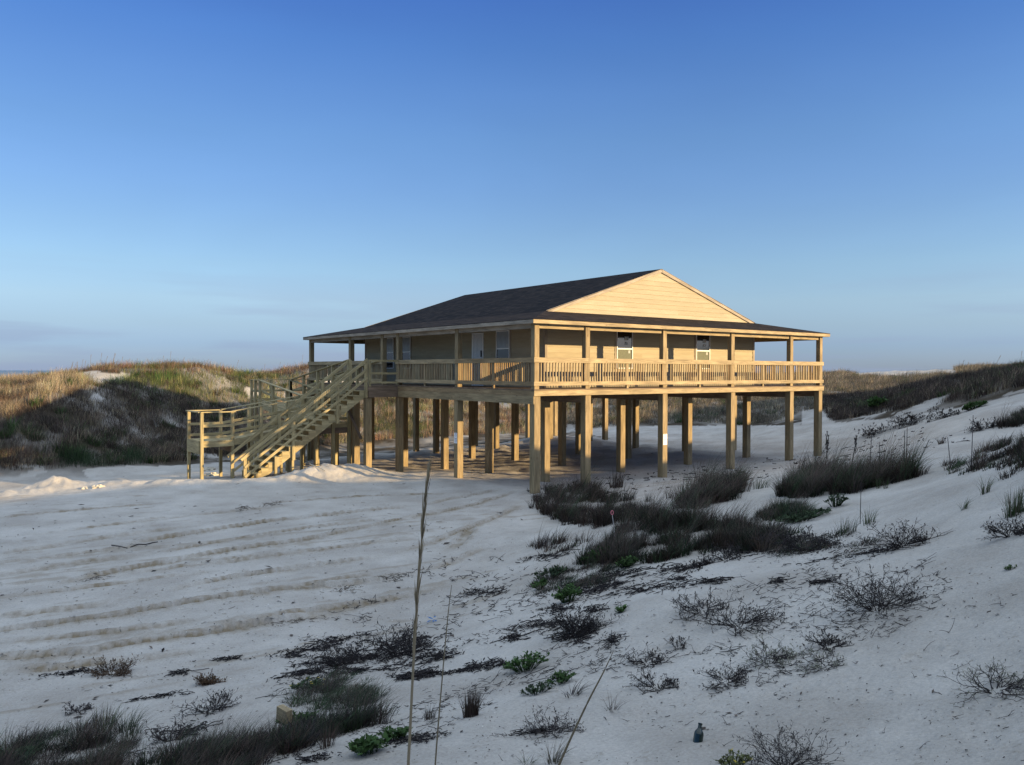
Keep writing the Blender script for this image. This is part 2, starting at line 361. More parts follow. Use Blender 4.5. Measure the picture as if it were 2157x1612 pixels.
# drop control points that sit on top of each other
keep = []
for i in range(len(GP)):
    if all(np.hypot(*(GP[i, :2] - GP[j, :2])) > 0.6 for j in keep): keep.append(i)
GP = GP[keep]
def _tps_fit(P, lam=0.004):
    n = len(P); d = np.linalg.norm(P[:, None, :2] - P[None, :, :2], axis=2)
    K = np.where(d > 0, d * d * np.log(d + 1e-12), 0) ; K = K / 100.0
    K += np.eye(n) * lam
    A = np.zeros((n + 3, n + 3)); A[:n, :n] = K; A[:n, n] = 1; A[:n, n + 1:] = P[:, :2] / 100; A[n, :n] = 1; A[n + 1:, :n] = P[:, :2].T / 100
    return np.linalg.solve(A, np.concatenate([P[:, 2], np.zeros(3)]))
TW = _tps_fit(GP)
def tps(x, y):
    x = np.asarray(x, float).ravel(); y = np.asarray(y, float).ravel(); out = np.empty(len(x)); n = len(GP)
    for s in range(0, len(x), 40000):
        X = x[s:s + 40000, None]; Y = y[s:s + 40000, None]
        d2 = (X - GP[:, 0]) ** 2 + (Y - GP[:, 1]) ** 2
        out[s:s + 40000] = (0.5 * d2 * np.log(d2 + 1e-12) / 100) @ TW[:n] + TW[n] + (X[:, 0] * TW[n + 1] + Y[:, 0] * TW[n + 2]) / 100
    return out
def vnoise(x, y, seed=0):
    xi = np.floor(x).astype(np.int64); yi = np.floor(y).astype(np.int64); fx = x - xi; fy = y - yi
    fx = fx * fx * fx * (fx * (fx * 6 - 15) + 10); fy = fy * fy * fy * (fy * (fy * 6 - 15) + 10)
    def h(a, b):
        n = (a * 374761393 + b * 668265263 + seed * 974711) & 0xffffffff
        n = ((n ^ (n >> 13)) * 1274126177) & 0xffffffff
        n = (n ^ (n >> 16)) & 0xffffffff
        return n / 4294967295.0
    a = h(xi, yi); b = h(xi + 1, yi); c_ = h(xi, yi + 1); d = h(xi + 1, yi + 1)
    return (a * (1 - fx) + b * fx) * (1 - fy) + (c_ * (1 - fx) + d * fx) * fy - 0.5
def fbm(x, y, sc, oct=4, seed=0):
    o = 0; a = 1.0
    for i in range(oct):
        o = o + a * vnoise(x * sc + 17.3 * i, y * sc - 9.1 * i, seed + i); sc *= 2.07; a *= 0.5
    return o
VIEW = math.atan2(FW[0], FW[1])
th_f = np.radians(np.arange(-36, 36.01, 0.1)); th_c = np.radians(np.arange(37.5, 322.6, 1.5))
TH = np.concatenate([th_f, th_c]); NT = len(TH)
RR = [0.35]
while RR[-1] < 400: RR.append(RR[-1] * (1.03 if RR[-1] < 3 else (1.0045 if 6 < RR[-1] < 30 else (1.0072 if RR[-1] < 62 else 1.022))))
RR = np.array(RR); NR = len(RR)
TT, RG = np.meshgrid(TH, RR, indexing='ij')
GX = CAM[0] + RG * np.sin(VIEW + TT); GY = CAM[1] + RG * np.cos(VIEW + TT)
GZ = tps(GX, GY).reshape(GX.shape)
far = np.clip((RG - 120) / 160, 0, 1)
GZ = GZ * (1 - far) + (-7.0) * far
vegz = np.clip((RG - 30) / 8, 0, 1)
under = ((GX > -9) & (GX < W + 1) & (GY > -0.5) & (GY < 17)).astype(float)
near = np.clip(1 - RG / 26, 0, 1)
GZ += 0.022 * fbm(GX, GY, 0.45, 4, 3) * (1 - vegz) * (0.4 + near) + 0.17 * fbm(GX, GY, 0.3, 4, 5) * vegz
GZ += (0.075 * fbm(GX, GY, 1.2, 2, 9) + .02 * fbm(GX, GY, 3.1, 2, 10)) * under * np.clip((GX + GY * .2) / 6 + .9, .3, 1)
GZ += 0.022 * fbm(GX, GY, 4.0, 4, 21) * np.clip(1.2 - RG / 30, 0, 1)
GZ += 0.09 * fbm(GX, GY, 1.3, 3, 23) * vegz
# sandy bank pushed up in front of the stairs and ramp
def bank(pts, h, w):
    global GZ
    best = np.full(GX.shape, 1e9)
    for (x0, y0), (x1, y1) in zip(pts[:-1], pts[1:]):
        dx, dy = x1 - x0, y1 - y0; t = np.clip(((GX - x0) * dx + (GY - y0) * dy) / (dx * dx + dy * dy), 0, 1)
        best = np.minimum(best, np.hypot(GX - x0 - t * dx, GY - y0 - t * dy))
    GZ += h * np.exp(-(best / w) ** 2) * (1 + .5 * fbm(GX, GY, 1.3, 3, 31)) + .30 * h * np.exp(-(best / w / 1.5) ** 2) * fbm(GX, GY, 3.2, 3, 33)
bank([(-10.6, 10.2), (-8.6, 8.6), (-6.8, 7.2), (-5.0, 6.6), (-3.4, 6.9), (-2.2, 7.3)], 0.18, 0.95)
bank([(-3.6, 7.4), (-2.6, 7.6), (-1.9, 7.9)], 0.13, 0.9)
bank([(-14.5, 9.2), (-12.5, 9.2), (-11, 9.6)], 0.22, 0.8)
# vehicle tracks across the sand lot
TRK = np.zeros(GX.shape)
def track(px, w, depth, lug, edge=0.35, col=1.0):
    global GZ, TRK
    P = np.array([at_z(x, y, -3.0)[:2] for x, y in px]); t_ = np.linspace(0, 1, len(P)); tt = np.linspace(0, 1, 40)
    P = np.stack([np.interp(tt, t_, P[:, 0]), np.interp(tt, t_, P[:, 1])], 1)
    lo = P.min(0) - 1; hi = P.max(0) + 1
    m = (GX > lo[0]) & (GX < hi[0]) & (GY > lo[1]) & (GY < hi[1]) & (RG < 40); x = GX[m]; y = GY[m]
    best = np.full(x.shape, 1e9); along = np.zeros(x.shape); acc = 0
    for (x0, y0), (x1, y1) in zip(P[:-1], P[1:]):
        dx, dy = x1 - x0, y1 - y0; L = math.hypot(dx, dy); t = np.clip(((x - x0) * dx + (y - y0) * dy) / L / L, 0, 1)
        d = np.hypot(x - x0 - t * dx, y - y0 - t * dy); b = d < best
        best = np.where(b, d, best); along = np.where(b, acc + t * L, along); acc += L
    fade = np.clip(np.minimum(along, acc - along) / 1.2, 0, 1)
    best = best + 0.035 * fbm(x, y, 3.0, 3, 77)
    inside = np.clip((w - best) / 0.03, 0, 1) * fade; rim = np.exp(-((best - w - 0.04) / 0.04) ** 2) * fade
    GZ[m] += -depth * inside + edge * depth * rim + lug * inside * np.sign(np.sin(along * 2 * math.pi / 0.17)) * (best > 0.04)
    TRK[m] = np.maximum(TRK[m], col * (0.78 + .3 * (np.sin(along * 2 * math.pi / 0.17) > 0)) * np.clip(inside + 0.6 * rim, 0, 1) * (0.8 + 1.3 * fbm(x, y, 3.3, 4, 55)))
track([(-120, 1345), (0, 1328), (120, 1312), (240, 1296), (400, 1266), (600, 1238), (860, 1214)], 0.13, 0.05, 0.022, .7, 1.0)
track([(330, 1246), (500, 1212), (650, 1190), (825, 1168)], 0.12, 0.05, 0.020, .7, 1.0)
track([(-60, 1300), (120, 1283), (280, 1262)], 0.15, 0.045, 0.012, .5, .9)
track([(100, 1232), (300, 1192), (500, 1155), (640, 1137), (770, 1110)], 0.15, 0.045, 0.014, .6, 1.0)
track([(250, 1148), (420, 1122), (560, 1100), (700, 1084), (880, 1064)], 0.16, 0.05, 0.016, .6, 1.0)
track([(-100, 1225), (60, 1200), (200, 1180), (330, 1165)], 0.2, 0.02, 0.006, .5, .6)
track([(-100, 1392), (60, 1385), (200, 1374), (300, 1352), (420, 1338), (600, 1305), (760, 1286)], 0.14, 0.035, 0.02, .9, 1.0)
track([(-80, 1175), (80, 1155), (240, 1130), (440, 1104)], 0.16, 0.02, 0.006, .5, .5)
track([(200, 1115), (330, 1092), (480, 1078), (640, 1062)], 0.14, 0.02, 0.006, .5, .45)
track([(930, 1166), (965, 1148), (985, 1125), (995, 1100)], 0.12, 0.03, 0.02, .5, .8)
track([(620, 1300), (760, 1270), (900, 1245), (980, 1225)], 0.13, 0.025, 0.01, .5, .6)
for px_, w_ in (([(-60, 1262), (150, 1240), (330, 1218), (480, 1196)], .1), ([(300, 1168), (470, 1140), (650, 1112), (820, 1092)], .09), ([(-60, 1190), (150, 1168), (380, 1140)], .1), ([(380, 1330), (560, 1300), (700, 1275), (880, 1250)], .1),
                ([(-60, 1355), (150, 1342), (330, 1318), (450, 1300)], .1), ([(420, 1190), (600, 1166), (760, 1146), (870, 1130)], .1), ([(-60, 1420), (120, 1412), (300, 1392), (470, 1368)], .12), ([(60, 1130), (260, 1104), (420, 1086)], .08), ([(560, 1060), (760, 1045), (960, 1040)], .1), ([(-60, 1098), (160, 1076), (360, 1058)], .09), ([(760, 1112), (880, 1090), (1000, 1062), (1090, 1035)], .09), ([(820, 1168), (920, 1140), (1020, 1100), (1100, 1060)], .09), ([(640, 1137), (800, 1105), (950, 1070)], .08), ([(860, 1214), (960, 1180), (1040, 1150)], .09), ([(880, 1064), (980, 1045), (1060, 1030)], .09), ([(500, 1250), (680, 1222), (840, 1195)], .08), ([(250, 1212), (420, 1186), (600, 1158)], .08)):
    track(px_, w_, 0.032, 0.014, .7, .95)
_a = at_z(0, 1328, -3.0)[:2]; _b = at_z(860, 1214, -3.0)[:2]; _d = (_b - _a) / np.linalg.norm(_b - _a)
_al = GX * _d[0] + GY * _d[1]; _ac = -GX * _d[1] + GY * _d[0]
_lot = np.clip((-2.62 - GZ) / .25, 0, 1) * np.clip((32 - RG) / 6, 0, 1) * (1 - under)
_st = .8 * vnoise(_al * .14, _ac * 3.6, 201) + .8 * vnoise(_al * .3, _ac * 8.5, 202) + .5 * fbm(GX, GY, 4.0, 4, 203)
TRK = np.maximum(TRK, _lot * np.clip(_st * 1.3 - .30, 0, .45))
GZ += _lot * .008 * _st
for fx_, fy_, fr_ in ((1760, 1378, .075), (1945, 1373, .07), (1615, 1372, .05), (1470, 1365, .05), (1395, 1352, .05), (2050, 1498, .06), (1290, 1395, .05), (1850, 1465, .05), (1700, 1440, .05), (700, 1270, .08), (520, 1340, .08), (1040, 1250, .08), (1120, 1290, .07), (980, 1330, .07), (1060, 1385, .06), (900, 1470, .05), (1000, 1180, .09)):
    Pf = at_z(fx_, fy_, float(tps(*at_d(fx_, fy_, 1750 * 1.9 / (fy_ - 783))[:2])[0]))
    dd_ = ((GX - Pf[0]) * RT[0] + (GY - Pf[1]) * RT[1]); de_ = ((GX - Pf[0]) * FW[0] + (GY - Pf[1]) * FW[1])
    e_ = np.sqrt((dd_ / (fr_ * 1.6)) ** 2 + (de_ / fr_) ** 2)
    GZ += -.30 * fr_ * np.clip(1.15 - e_, 0, 1) ** .6 * (e_ < 1.15) + .10 * fr_ * np.exp(-((e_ - 1.3) / .2) ** 2)
lt = np.log(RR)
def ground(x, y):
    x = np.asarray(x, float); y = np.asarray(y, float)
    dx = x - CAM[0]; dy = y - CAM[1]; r = np.hypot(dx, dy); a = (np.arctan2(dx, dy) - VIEW) % (2 * math.pi)
    a = np.where(a > math.radians(323.5), a - 2 * math.pi, a)
    ti = np.interp(a, TH, np.arange(NT)); ri = np.interp(np.log(np.maximum(r, 0.36)), lt, np.arange(NR))
    t0 = np.clip(ti.astype(int), 0, NT - 2); r0 = np.clip(ri.astype(int), 0, NR - 2); ft = ti - t0; fr = ri - r0
    return (GZ[t0, r0] * (1 - ft) + GZ[t0 + 1, r0] * ft) * (1 - fr) + (GZ[t0, r0 + 1] * (1 - ft) + GZ[t0 + 1, r0 + 1] * ft) * fr
def hit(px, py, rmax=200):
    """where the sight lines through photo pixels first meet the ground"""
    px = np.atleast_1d(np.asarray(px, float)); py = np.atleast_1d(np.asarray(py, float)); d = pxdir(px, py)
    h = np.hypot(d[:, 0], d[:, 1]); res = np.full((len(px), 3), np.nan); alive = np.ones(len(px), bool)
    for r in RR[RR < rmax]:
        t = r / h; P = CAM + d * t[:, None]; g = ground(P[:, 0], P[:, 1]); ok = alive & (P[:, 2] <= g)
        res[ok] = P[ok]; res[ok, 2] = g[ok]; alive &= ~ok
        if not alive.any(): break
    return res

def sand_material():
    m, t, b = mat('dune_sand'); N = t.nodes; L = t.links
    geo = N.new('ShaderNodeNewGeometry')
    at = N.new('ShaderNodeAttribute'); at.attribute_name = 'track'
    av = N.new('ShaderNodeAttribute'); av.attribute_name = 'litter'
    n1 = N.new('ShaderNodeTexNoise'); n1.inputs['Scale'].default_value = 0.7; n1.inputs['Detail'].default_value = 6; n1.inputs['Roughness'].default_value = 0.6
    L.new(geo.outputs['Position'], n1.inputs[0])
    r1 = N.new('ShaderNodeValToRGB'); r1.color_ramp.elements[0].position = 0.36; r1.color_ramp.elements[1].position = 0.66
    r1.color_ramp.elements[0].color = (0.375, 0.34, 0.30, 1); r1.color_ramp.elements[1].color = (0.50, 0.465, 0.42, 1)
    L.new(n1.outputs[0], r1.inputs[0])
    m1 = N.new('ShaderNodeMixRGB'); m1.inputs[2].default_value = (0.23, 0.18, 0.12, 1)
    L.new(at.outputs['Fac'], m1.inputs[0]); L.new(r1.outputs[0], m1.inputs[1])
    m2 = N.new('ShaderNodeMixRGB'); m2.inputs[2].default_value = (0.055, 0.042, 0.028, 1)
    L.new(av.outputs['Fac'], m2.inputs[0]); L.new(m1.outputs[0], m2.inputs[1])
    n2 = N.new('ShaderNodeTexNoise'); n2.inputs['Scale'].default_value = 38; n2.inputs['Detail'].default_value = 6; n2.inputs['Roughness'].default_value = 0.75
    L.new(geo.outputs['Position'], n2.inputs[0])
    r2 = N.new('ShaderNodeMapRange'); r2.inputs[1].default_value = 0.25; r2.inputs[2].default_value = 0.75; r2.inputs[3].default_value = 0.74; r2.inputs[4].default_value = 1.2
    L.new(n2.outputs[0], r2.inputs[0])
    mu = N.new('ShaderNodeMixRGB'); mu.blend_type = 'MULTIPLY'; mu.inputs[0].default_value = 1
    L.new(m2.outputs[0], mu.inputs[1]); L.new(r2.outputs[0], mu.inputs[2])
    # trampled, darker flecked patches
    n5 = N.new('ShaderNodeTexNoise'); n5.inputs['Scale'].default_value = 11; n5.inputs['Detail'].default_value = 8; n5.inputs['Roughness'].default_value = 0.8
    L.new(geo.outputs['Position'], n5.inputs[0])
    r5 = N.new('ShaderNodeMapRange'); r5.inputs[1].default_value = 0.56; r5.inputs[2].default_value = 0.68; r5.inputs[3].default_value = 0.0; r5.inputs[4].default_value = 0.55; L.new(n5.outputs[0], r5.inputs[0])
    m5 = N.new('ShaderNodeMixRGB'); m5.inputs[2].default_value = (0.20, 0.165, 0.12, 1); L.new(r5.outputs[0], m5.inputs[0]); L.new(mu.outputs[0], m5.inputs[1]); mu = m5
    # small dark grains of shell and plant dust
    vo = N.new('ShaderNodeTexVoronoi'); vo.inputs['Scale'].default_value = 7.0; L.new(geo.outputs['Position'], vo.inputs[0])
    vr = N.new('ShaderNodeMapRange'); vr.inputs[1].default_value = 0.05; vr.inputs[2].default_value = 0.09; vr.inputs[3].default_value = 0.55; vr.inputs[4].default_value = 0.0
    L.new(vo.outputs['Distance'], vr.inputs[0])
    n4 = N.new('ShaderNodeTexNoise'); n4.inputs['Scale'].default_value = 0.9; n4.inputs['Detail'].default_value = 2; L.new(geo.outputs['Position'], n4.inputs[0])
    r4 = N.new('ShaderNodeMapRange'); r4.inputs[1].default_value = 0.48; r4.inputs[2].default_value = 0.62; L.new(n4.outputs[0], r4.inputs[0])
    vm = N.new('ShaderNodeMath'); vm.operation = 'MULTIPLY'; L.new(vr.outputs[0], vm.inputs[0]); L.new(r4.outputs[0], vm.inputs[1])
    m3 = N.new('ShaderNodeMixRGB'); m3.inputs[2].default_value = (0.10, 0.085, 0.07, 1); L.new(vm.outputs[0], m3.inputs[0]); L.new(mu.outputs[0], m3.inputs[1])
    L.new(m3.outputs[0], b.inputs['Base Color'])
    b.inputs['Roughness'].default_value = 0.95; b.inputs['Specular IOR Level'].default_value = 0.1
    n3 = N.new('ShaderNodeTexNoise'); n3.inputs['Scale'].default_value = 9; n3.inputs['Detail'].default_value = 10; n3.inputs['Roughness'].default_value = 0.74
    L.new(geo.outputs['Position'], n3.inputs[0])
    bp = N.new('ShaderNodeBump'); bp.inputs['Strength'].default_value = 0.8; bp.inputs['Distance'].default_value = 0.035
    L.new(n3.outputs[0], bp.inputs['Height']); L.new(bp.outputs[0], b.inputs['Normal'])
    return m
SAND = sand_material()

def poly_mask(px, py, poly):
    poly = np.array(poly, float); ins = np.zeros(px.shape, bool); j = len(poly) - 1
    for i in range(len(poly)):
        xi, yi = poly[i]; xj, yj = poly[j]
        c_ = ((yi > py) != (yj > py)) & (px < (xj - xi) * (py - yi) / (yj - yi + 1e-9) + xi)
        ins ^= c_; j = i
    return ins

BARE = [[(160, 791), (178, 787), (272, 786), (270, 798), (238, 808), (205, 808)], [(190, 838), (205, 826), (217, 842), (200, 853)], [(505, 812), (540, 818), (550, 832), (525, 835)],
        [(1780, 784), (1880, 775), (2012, 776), (2025, 790), (1900, 794), (1800, 792)], [(1740, 820), (1800, 826), (1790, 832), (1740, 830)]]
def build_ground():
    n = NT * NR
    V = np.stack([GX, GY, GZ], -1).reshape(-1, 3)
    V = np.vstack([V, [[CAM[0], CAM[1], float(GZ[:, 0].mean())]]]) * S
    i = np.arange(NT)[:, None]; j = np.arange(NR - 1)[None, :]; i2 = (i + 1) % NT
    q = np.stack([i * NR + j, i * NR + j + 1, i2 * NR + j + 1, i2 * NR + j], -1).reshape(-1, 4)
    t = np.stack([np.full(NT, n), np.arange(NT) * NR, ((np.arange(NT) + 1) % NT) * NR], -1)
    me = bpy.data.meshes.new('sand_ground')
    me.vertices.add(len(V)); me.vertices.foreach_set('co', V.ravel())
    loops = np.concatenate([q.ravel(), t.ravel()]); me.loops.add(len(loops)); me.loops.foreach_set('vertex_index', loops)
    ls = np.concatenate([np.arange(len(q)) * 4, len(q) * 4 + np.arange(len(t)) * 3]); me.polygons.add(len(ls))
    me.polygons.foreach_set('loop_start', ls)
    me.polygons.foreach_set('use_smooth', np.ones(len(ls), bool))
    me.update(calc_edges=True)
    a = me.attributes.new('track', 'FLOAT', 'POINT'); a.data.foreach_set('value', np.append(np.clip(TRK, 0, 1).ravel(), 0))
    x_, y_, w_ = project(np.stack([GX, GY, GZ], -1).reshape(-1, 3))
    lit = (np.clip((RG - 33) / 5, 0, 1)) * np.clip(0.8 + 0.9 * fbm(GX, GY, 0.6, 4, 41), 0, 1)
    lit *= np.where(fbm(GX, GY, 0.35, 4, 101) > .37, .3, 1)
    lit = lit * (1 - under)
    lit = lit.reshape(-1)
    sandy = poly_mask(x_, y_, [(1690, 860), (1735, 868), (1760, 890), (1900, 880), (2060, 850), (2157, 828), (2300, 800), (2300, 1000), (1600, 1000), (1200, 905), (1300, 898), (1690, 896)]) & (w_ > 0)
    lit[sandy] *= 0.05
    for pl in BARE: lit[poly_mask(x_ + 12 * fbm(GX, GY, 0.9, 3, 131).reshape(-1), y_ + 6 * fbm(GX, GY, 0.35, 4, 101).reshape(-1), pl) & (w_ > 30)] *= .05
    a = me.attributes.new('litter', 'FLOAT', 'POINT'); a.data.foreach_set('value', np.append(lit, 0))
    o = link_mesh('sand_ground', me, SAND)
    tag(o, kind='structure')
build_ground()

def build_sea():
    m, t, b = mat('sea_water'); N = t.nodes; L = t.links
    b.inputs['Base Color'].default_value = (0.06, 0.10, 0.13, 1); b.inputs['Roughness'].default_value = 0.35
    g = N.new('ShaderNodeNewGeometry'); n = N.new('ShaderNodeTexNoise'); n.inputs['Scale'].default_value = 0.15; n.inputs['Detail'].default_value = 5
    L.new(g.outputs['Position'], n.inputs[0]); bp = N.new('ShaderNodeBump'); bp.inputs['Strength'].default_value = 0.6; bp.inputs['Distance'].default_value = 1.0
    L.new(n.outputs[0], bp.inputs['Height']); L.new(bp.outputs[0], b.inputs['Normal'])
    q = MB(); r = 20000; n_ = 64; ring = []
    for rr_ in (0, 300, 3000, r):
        if rr_ == 0: continue
        ring.append([(rr_ * math.cos(2 * math.pi * i / n_), rr_ * math.sin(2 * math.pi * i / n_), -5.5) for i in range(n_)])
    for a, b_ in zip(ring[:-1], ring[1:]):
        for i in range(n_): q.quad([a[i], b_[i], b_[(i + 1) % n_], a[(i + 1) % n_]])
    o = q.build('sea', m); tag(o, kind='structure')
build_sea()


# ------------------------------------------------------------------ the house
XP = [0, 1.95, 5.29, 8.71, 12.11, 13.99]           # post lines along the front
YL = [0, 4.07, 8.07, 9.29, 12.07, 16.1]            # post lines along the left side
PW, QW = 0.175, 0.225                               # porch post and pile widths
house = thing('beach_house', (7.0, 8.0, -3.0), 'raised pine beach house with wraparound porch and dark shingle roof on tall square piles', 'house')
def gz(x, y): return float(ground(np.array([x]), np.array([y]))[0])

# piles: outer ring and the inner grid
piles = []
for x in XP: piles.append((x, 0.0, -0.16))
for y in (4.07, 8.07, 12.07, 16.1): piles.append((0.0, y, -0.40))
for y in (4.07, 8.07, 12.07, 16.1): piles.append((13.99, y, -0.40))
for y in (1.95, 5.1, 8.07, 11.2, 14.2, 16.1):
    for x in (1.95, 5.29, 8.71, 12.11): piles.append((x, y, -0.40))
piles.append((-1.275, 8.10, -0.40))
piles.append((-1.275, 9.05, -0.40))
for x, y, zt in piles:
    m = MB(); x0 = min(x, W - QW + 0.001); y0 = min(y, DEP - QW)
    g = gz(x0 + .1, y0 + .1)
    m.box(x0, x0 + QW, y0 + .001, y0 + QW, g - 0.5, zt - 0.002); m.build('pile', PINE_POST, house, bevel=0.008)

# deck framing
m = MB()
m.box(-0.036, 8.0, -0.040, -0.003, -0.157, -0.001); m.box(8.004, W + 0.036, -0.040, -0.003, -0.157, -0.001)
m.build('front_rim_board', PINE, house)
m = MB()
for a, b_ in ((-0.038, 4.4), (4.404, DEP)): m.box(-0.039, -0.003, a, b_, -0.155, -0.002)
for a, b_ in ((-0.002, 4.2), (4.204, DEP)): m.box(-0.034, -0.001, a, b_, -0.395, -0.158)
m.build('side_rim_board', PINE_POST, house)
m = MB(); m.box(W + 0.0, W + 0.036, 0.0, DEP, -0.157, -0.001); m.build('side_rim_board', PINE, house)
m = MB(); m.box(0, W, DEP, DEP + 0.036, -0.157, -0.001); m.build('back_rim_board', PINE, house)
for x in XP:
    m = MB()
    x0 = x + (0.03 if x else 0.02)
    for k in (0, 1):
        m.box(x0 + k * .05, x0 + k * .05 + 0.045, 0.23 if x else 0.24, DEP - .02, -0.394, -0.162)
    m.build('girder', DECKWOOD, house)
m = MB()
y = 0.35
while y < DEP - 0.1: m.box(0.004, W - 0.004, y, y + 0.034, -0.159, -0.004); y += 0.40
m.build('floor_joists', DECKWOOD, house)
m = MB()
y = -0.055
while y < DEP + 0.02: m.box(-0.05, W + 0.05, y, y + 0.122, 0.001, 0.031); y += 0.128
m.build('deck_boards', DECKWOOD, house)
m = MB(); m.box(1.9, W - 1.9, 1.9, 14.4, -0.17, -0.161); m.build('subfloor', DECKWOOD, house)

# porch posts
ptop = 1.985
pp = [(x, 0.0) for x in XP] + [(0.0, y) for y in YL[1:]] + [(13.99, y) for y in (4.07, 8.07, 12.07, 16.1)] + [(x, DEP - PW) for x in XP[1:5]]
for x, y in pp:
    y = min(y, DEP - PW)
    m = MB(); m.box(x, x + PW, y, y + PW, 0.032, ptop); m.build('porch_post', PINE_POST, house, bevel=0.006)
# porch beam between the posts
for a, b_ in zip(XP[:-1], XP[1:]):
    m = MB(); m.box(a + PW + .002, b_ - .002, 0.05, 0.12, 1.795, 1.98); m.build('porch_beam', PINE, house)
    m = MB(); m.box(a + PW + .002, b_ - .002, DEP - .12, DEP - 0.05, 1.795, 1.98); m.build('porch_beam', PINE, house)
for a, b_ in zip(YL[:-1], YL[1:]):
    m = MB(); m.box(0.03, 0.10, a + PW + .002, b_ - .002, 1.795, 1.98); m.build('porch_beam', TRIM, house)
for a, b_ in ((0, 4.07), (4.07, 8.07), (8.07, 12.07), (12.07, 16.1)):
    m = MB(); m.box(W - .12, W - .05, a + PW + .002, b_ - .002, 1.795, 1.98); m.build('porch_beam', PINE, house)

# guard rails
def guard(p0, p1, out, posts_mid=(), bal=True, mat_=PINE):
    """p0,p1: xy ends on the outer post face line; out: outward unit vector"""
    p0 = np.array(p0, float); p1 = np.array(p1, float); L = np.linalg.norm(p1 - p0); d = (p1 - p0) / L; out = np.array(out, float)
    def seg(a, b_, z0, z1, o0, o1, mb):
        q = [p0 + d * a + out * o0, p0 + d * b_ + out * o1]
        mb.box(min(q[0][0], q[1][0]), max(q[0][0], q[1][0]), min(q[0][1], q[1][1]), max(q[0][1], q[1][1]), z0, z1)
    mb = MB(); n = max(2, int(round((L - PW) / 0.109)))
    for i in range(1, n):
        a = PW + (L - PW) * i / n
        if any(abs(a - q_) < .065 for q_ in posts_mid): continue
        j_ = random.uniform(-.004, .004)
        seg(a - 0.017 + j_, a + 0.017 + j_, 0.14, 0.946, -0.034, -0.001, mb)
    g = mb.build('railing', mat_, house)
    mb = MB(); seg(-0.0, L + 0.0, 0.805, 0.951, 0.0022, 0.036, mb); mb.build('top_rail', mat_, g)
    mb = MB(); seg(-0.0, L + 0.0, 0.135, 0.254, 0.0022, 0.036, mb); mb.build('bottom_rail', mat_, g)
    for q_ in posts_mid:
        mb = MB(); seg(q_ - .04, q_ + .04, 0.032, 0.948, -0.082, -0.002, mb); mb.build('rail_post', mat_, g)
fx = XP[:-1] + [W]
fx[0] = -0.038
for i, (a, b_) in enumerate(zip(fx[:-1], fx[1:])):
    a2 = a + (0.09 if 0 < i else 0); b2 = b_ + (0.086 if i < 4 else 0.03)
    guard((a2, 0), (b2, 0), (0, -1), ((b2 - a2) / 2,) if i in (1, 2, 3) else ())
fx = [0, 4.07, 8.07]
for i, (a, b_) in enumerate(zip(fx[:-1], fx[1:])):
    a2 = a + .09 if i else a - 0.0; b2 = b_ + (.086 if i < 1 else PW)
    guard((0, a2), (0, b2), (-1, 0), ((b2 - a2) / 2,), mat_=PINE_POST if i == 0 else PINE)
guard((0, 9.29), (0, 12.15), (-1, 0)); guard((0, 12.154), (0, DEP), (-1, 0), (2.1,))
for a, b_ in ((0, 4.15), (4.154, 8.15), (8.154, 12.15), (12.154, DEP)): guard((W, a), (W, b_), (1, 0))
for a, b_ in zip([-.036] + [x + .09 for x in XP[1:5]], [x + .086 for x in XP[1:5]] + [W + .036]): guard((a, DEP), (b_, DEP), (0, 1))

# walls with lap siding
X0, X1, Y0, Y1 = 1.85, 12.315, 1.82, 14.43
def lap(plane, a0, a1, z0, z1, clip=None):
    """overlapping boards; plane gives (axis, value, outward sign)"""
    ax, v, sg = plane; mb = MB(); z = z0; E = 0.162
    while z < z1 - 0.01:
        zt = min(z + E, z1); lo, hi = a0, a1
        if clip: lo, hi = clip(z)
        if hi - lo < 0.05: break
        cuts = [lo] + sorted(random.uniform(lo + .4, hi - .4) for _ in range(int((hi - lo) // 3.6)) if hi - lo > 1) + [hi]
        for s0, s1 in zip(cuts[:-1], cuts[1:]):
            if s1 - s0 < .02: continue
            t0, t1 = s0, s1
            if clip:
                l2, h2 = clip(zt); t0 = max(s0, l2) if s0 == lo else s0; t1 = min(s1, h2) if s1 == hi else s1
            A = []; B = []
            for (s_, top) in ((s0, 0), (s1, 0), (t1, 1), (t0, 1)):
                zz = zt if top else z; off = 0.008 if top else 0.020
                P = [0, 0, zz]; P[ax] = v + sg * off; P[1 - ax] = s_; A.append(tuple(P))
                Q = [0, 0, zz]; Q[ax] = v - sg * 0.02; Q[1 - ax] = s_; B.append(tuple(Q))
            if (sg > 0) == (ax == 0): mb.poly(B, A)
            else: mb.poly(A, B)
        z += E
    return mb
def flatlap(plane, a0, a1, z0, z1):
    return lap(plane, a0, a1, z0, z1)
ZW = 1.975
lap((1, Y0, -1), X0 - .0, X1, 0.034, ZW).build('front_wall', SIDING, house)
lap((0, X0, -1), Y0, Y1, 0.034, ZW).build('left_wall', SIDING, house)
lap((0, X1, 1), Y0, Y1, 0.034, ZW).build('right_wall', SIDING, house)
lap((1, Y1, 1), X0, X1, 0.034, ZW).build('back_wall', SIDING, house)
for (x, y) in ((X0, Y0), (X1, Y0), (X0, Y1), (X1, Y1)):
    m = MB(); sx_ = -1 if x == X0 else 1; sy_ = -1 if y == Y0 else 1
    xa, xb = sorted((x + sx_ * .027, x - sx_ * .075)); ya, yb = sorted((y + sy_ * .030, y + sy_ * .002)); m.box(xa, xb, ya, yb, .036, ZW - .003)
    xa, xb = sorted((x + sx_ * .029, x + sx_ * .001)); ya, yb = sorted((y - sy_ * .0005, y - sy_ * .08)); m.box(xa, xb, ya, yb, .036, ZW - .003)
    m.build('corner_board', TRIM, house)
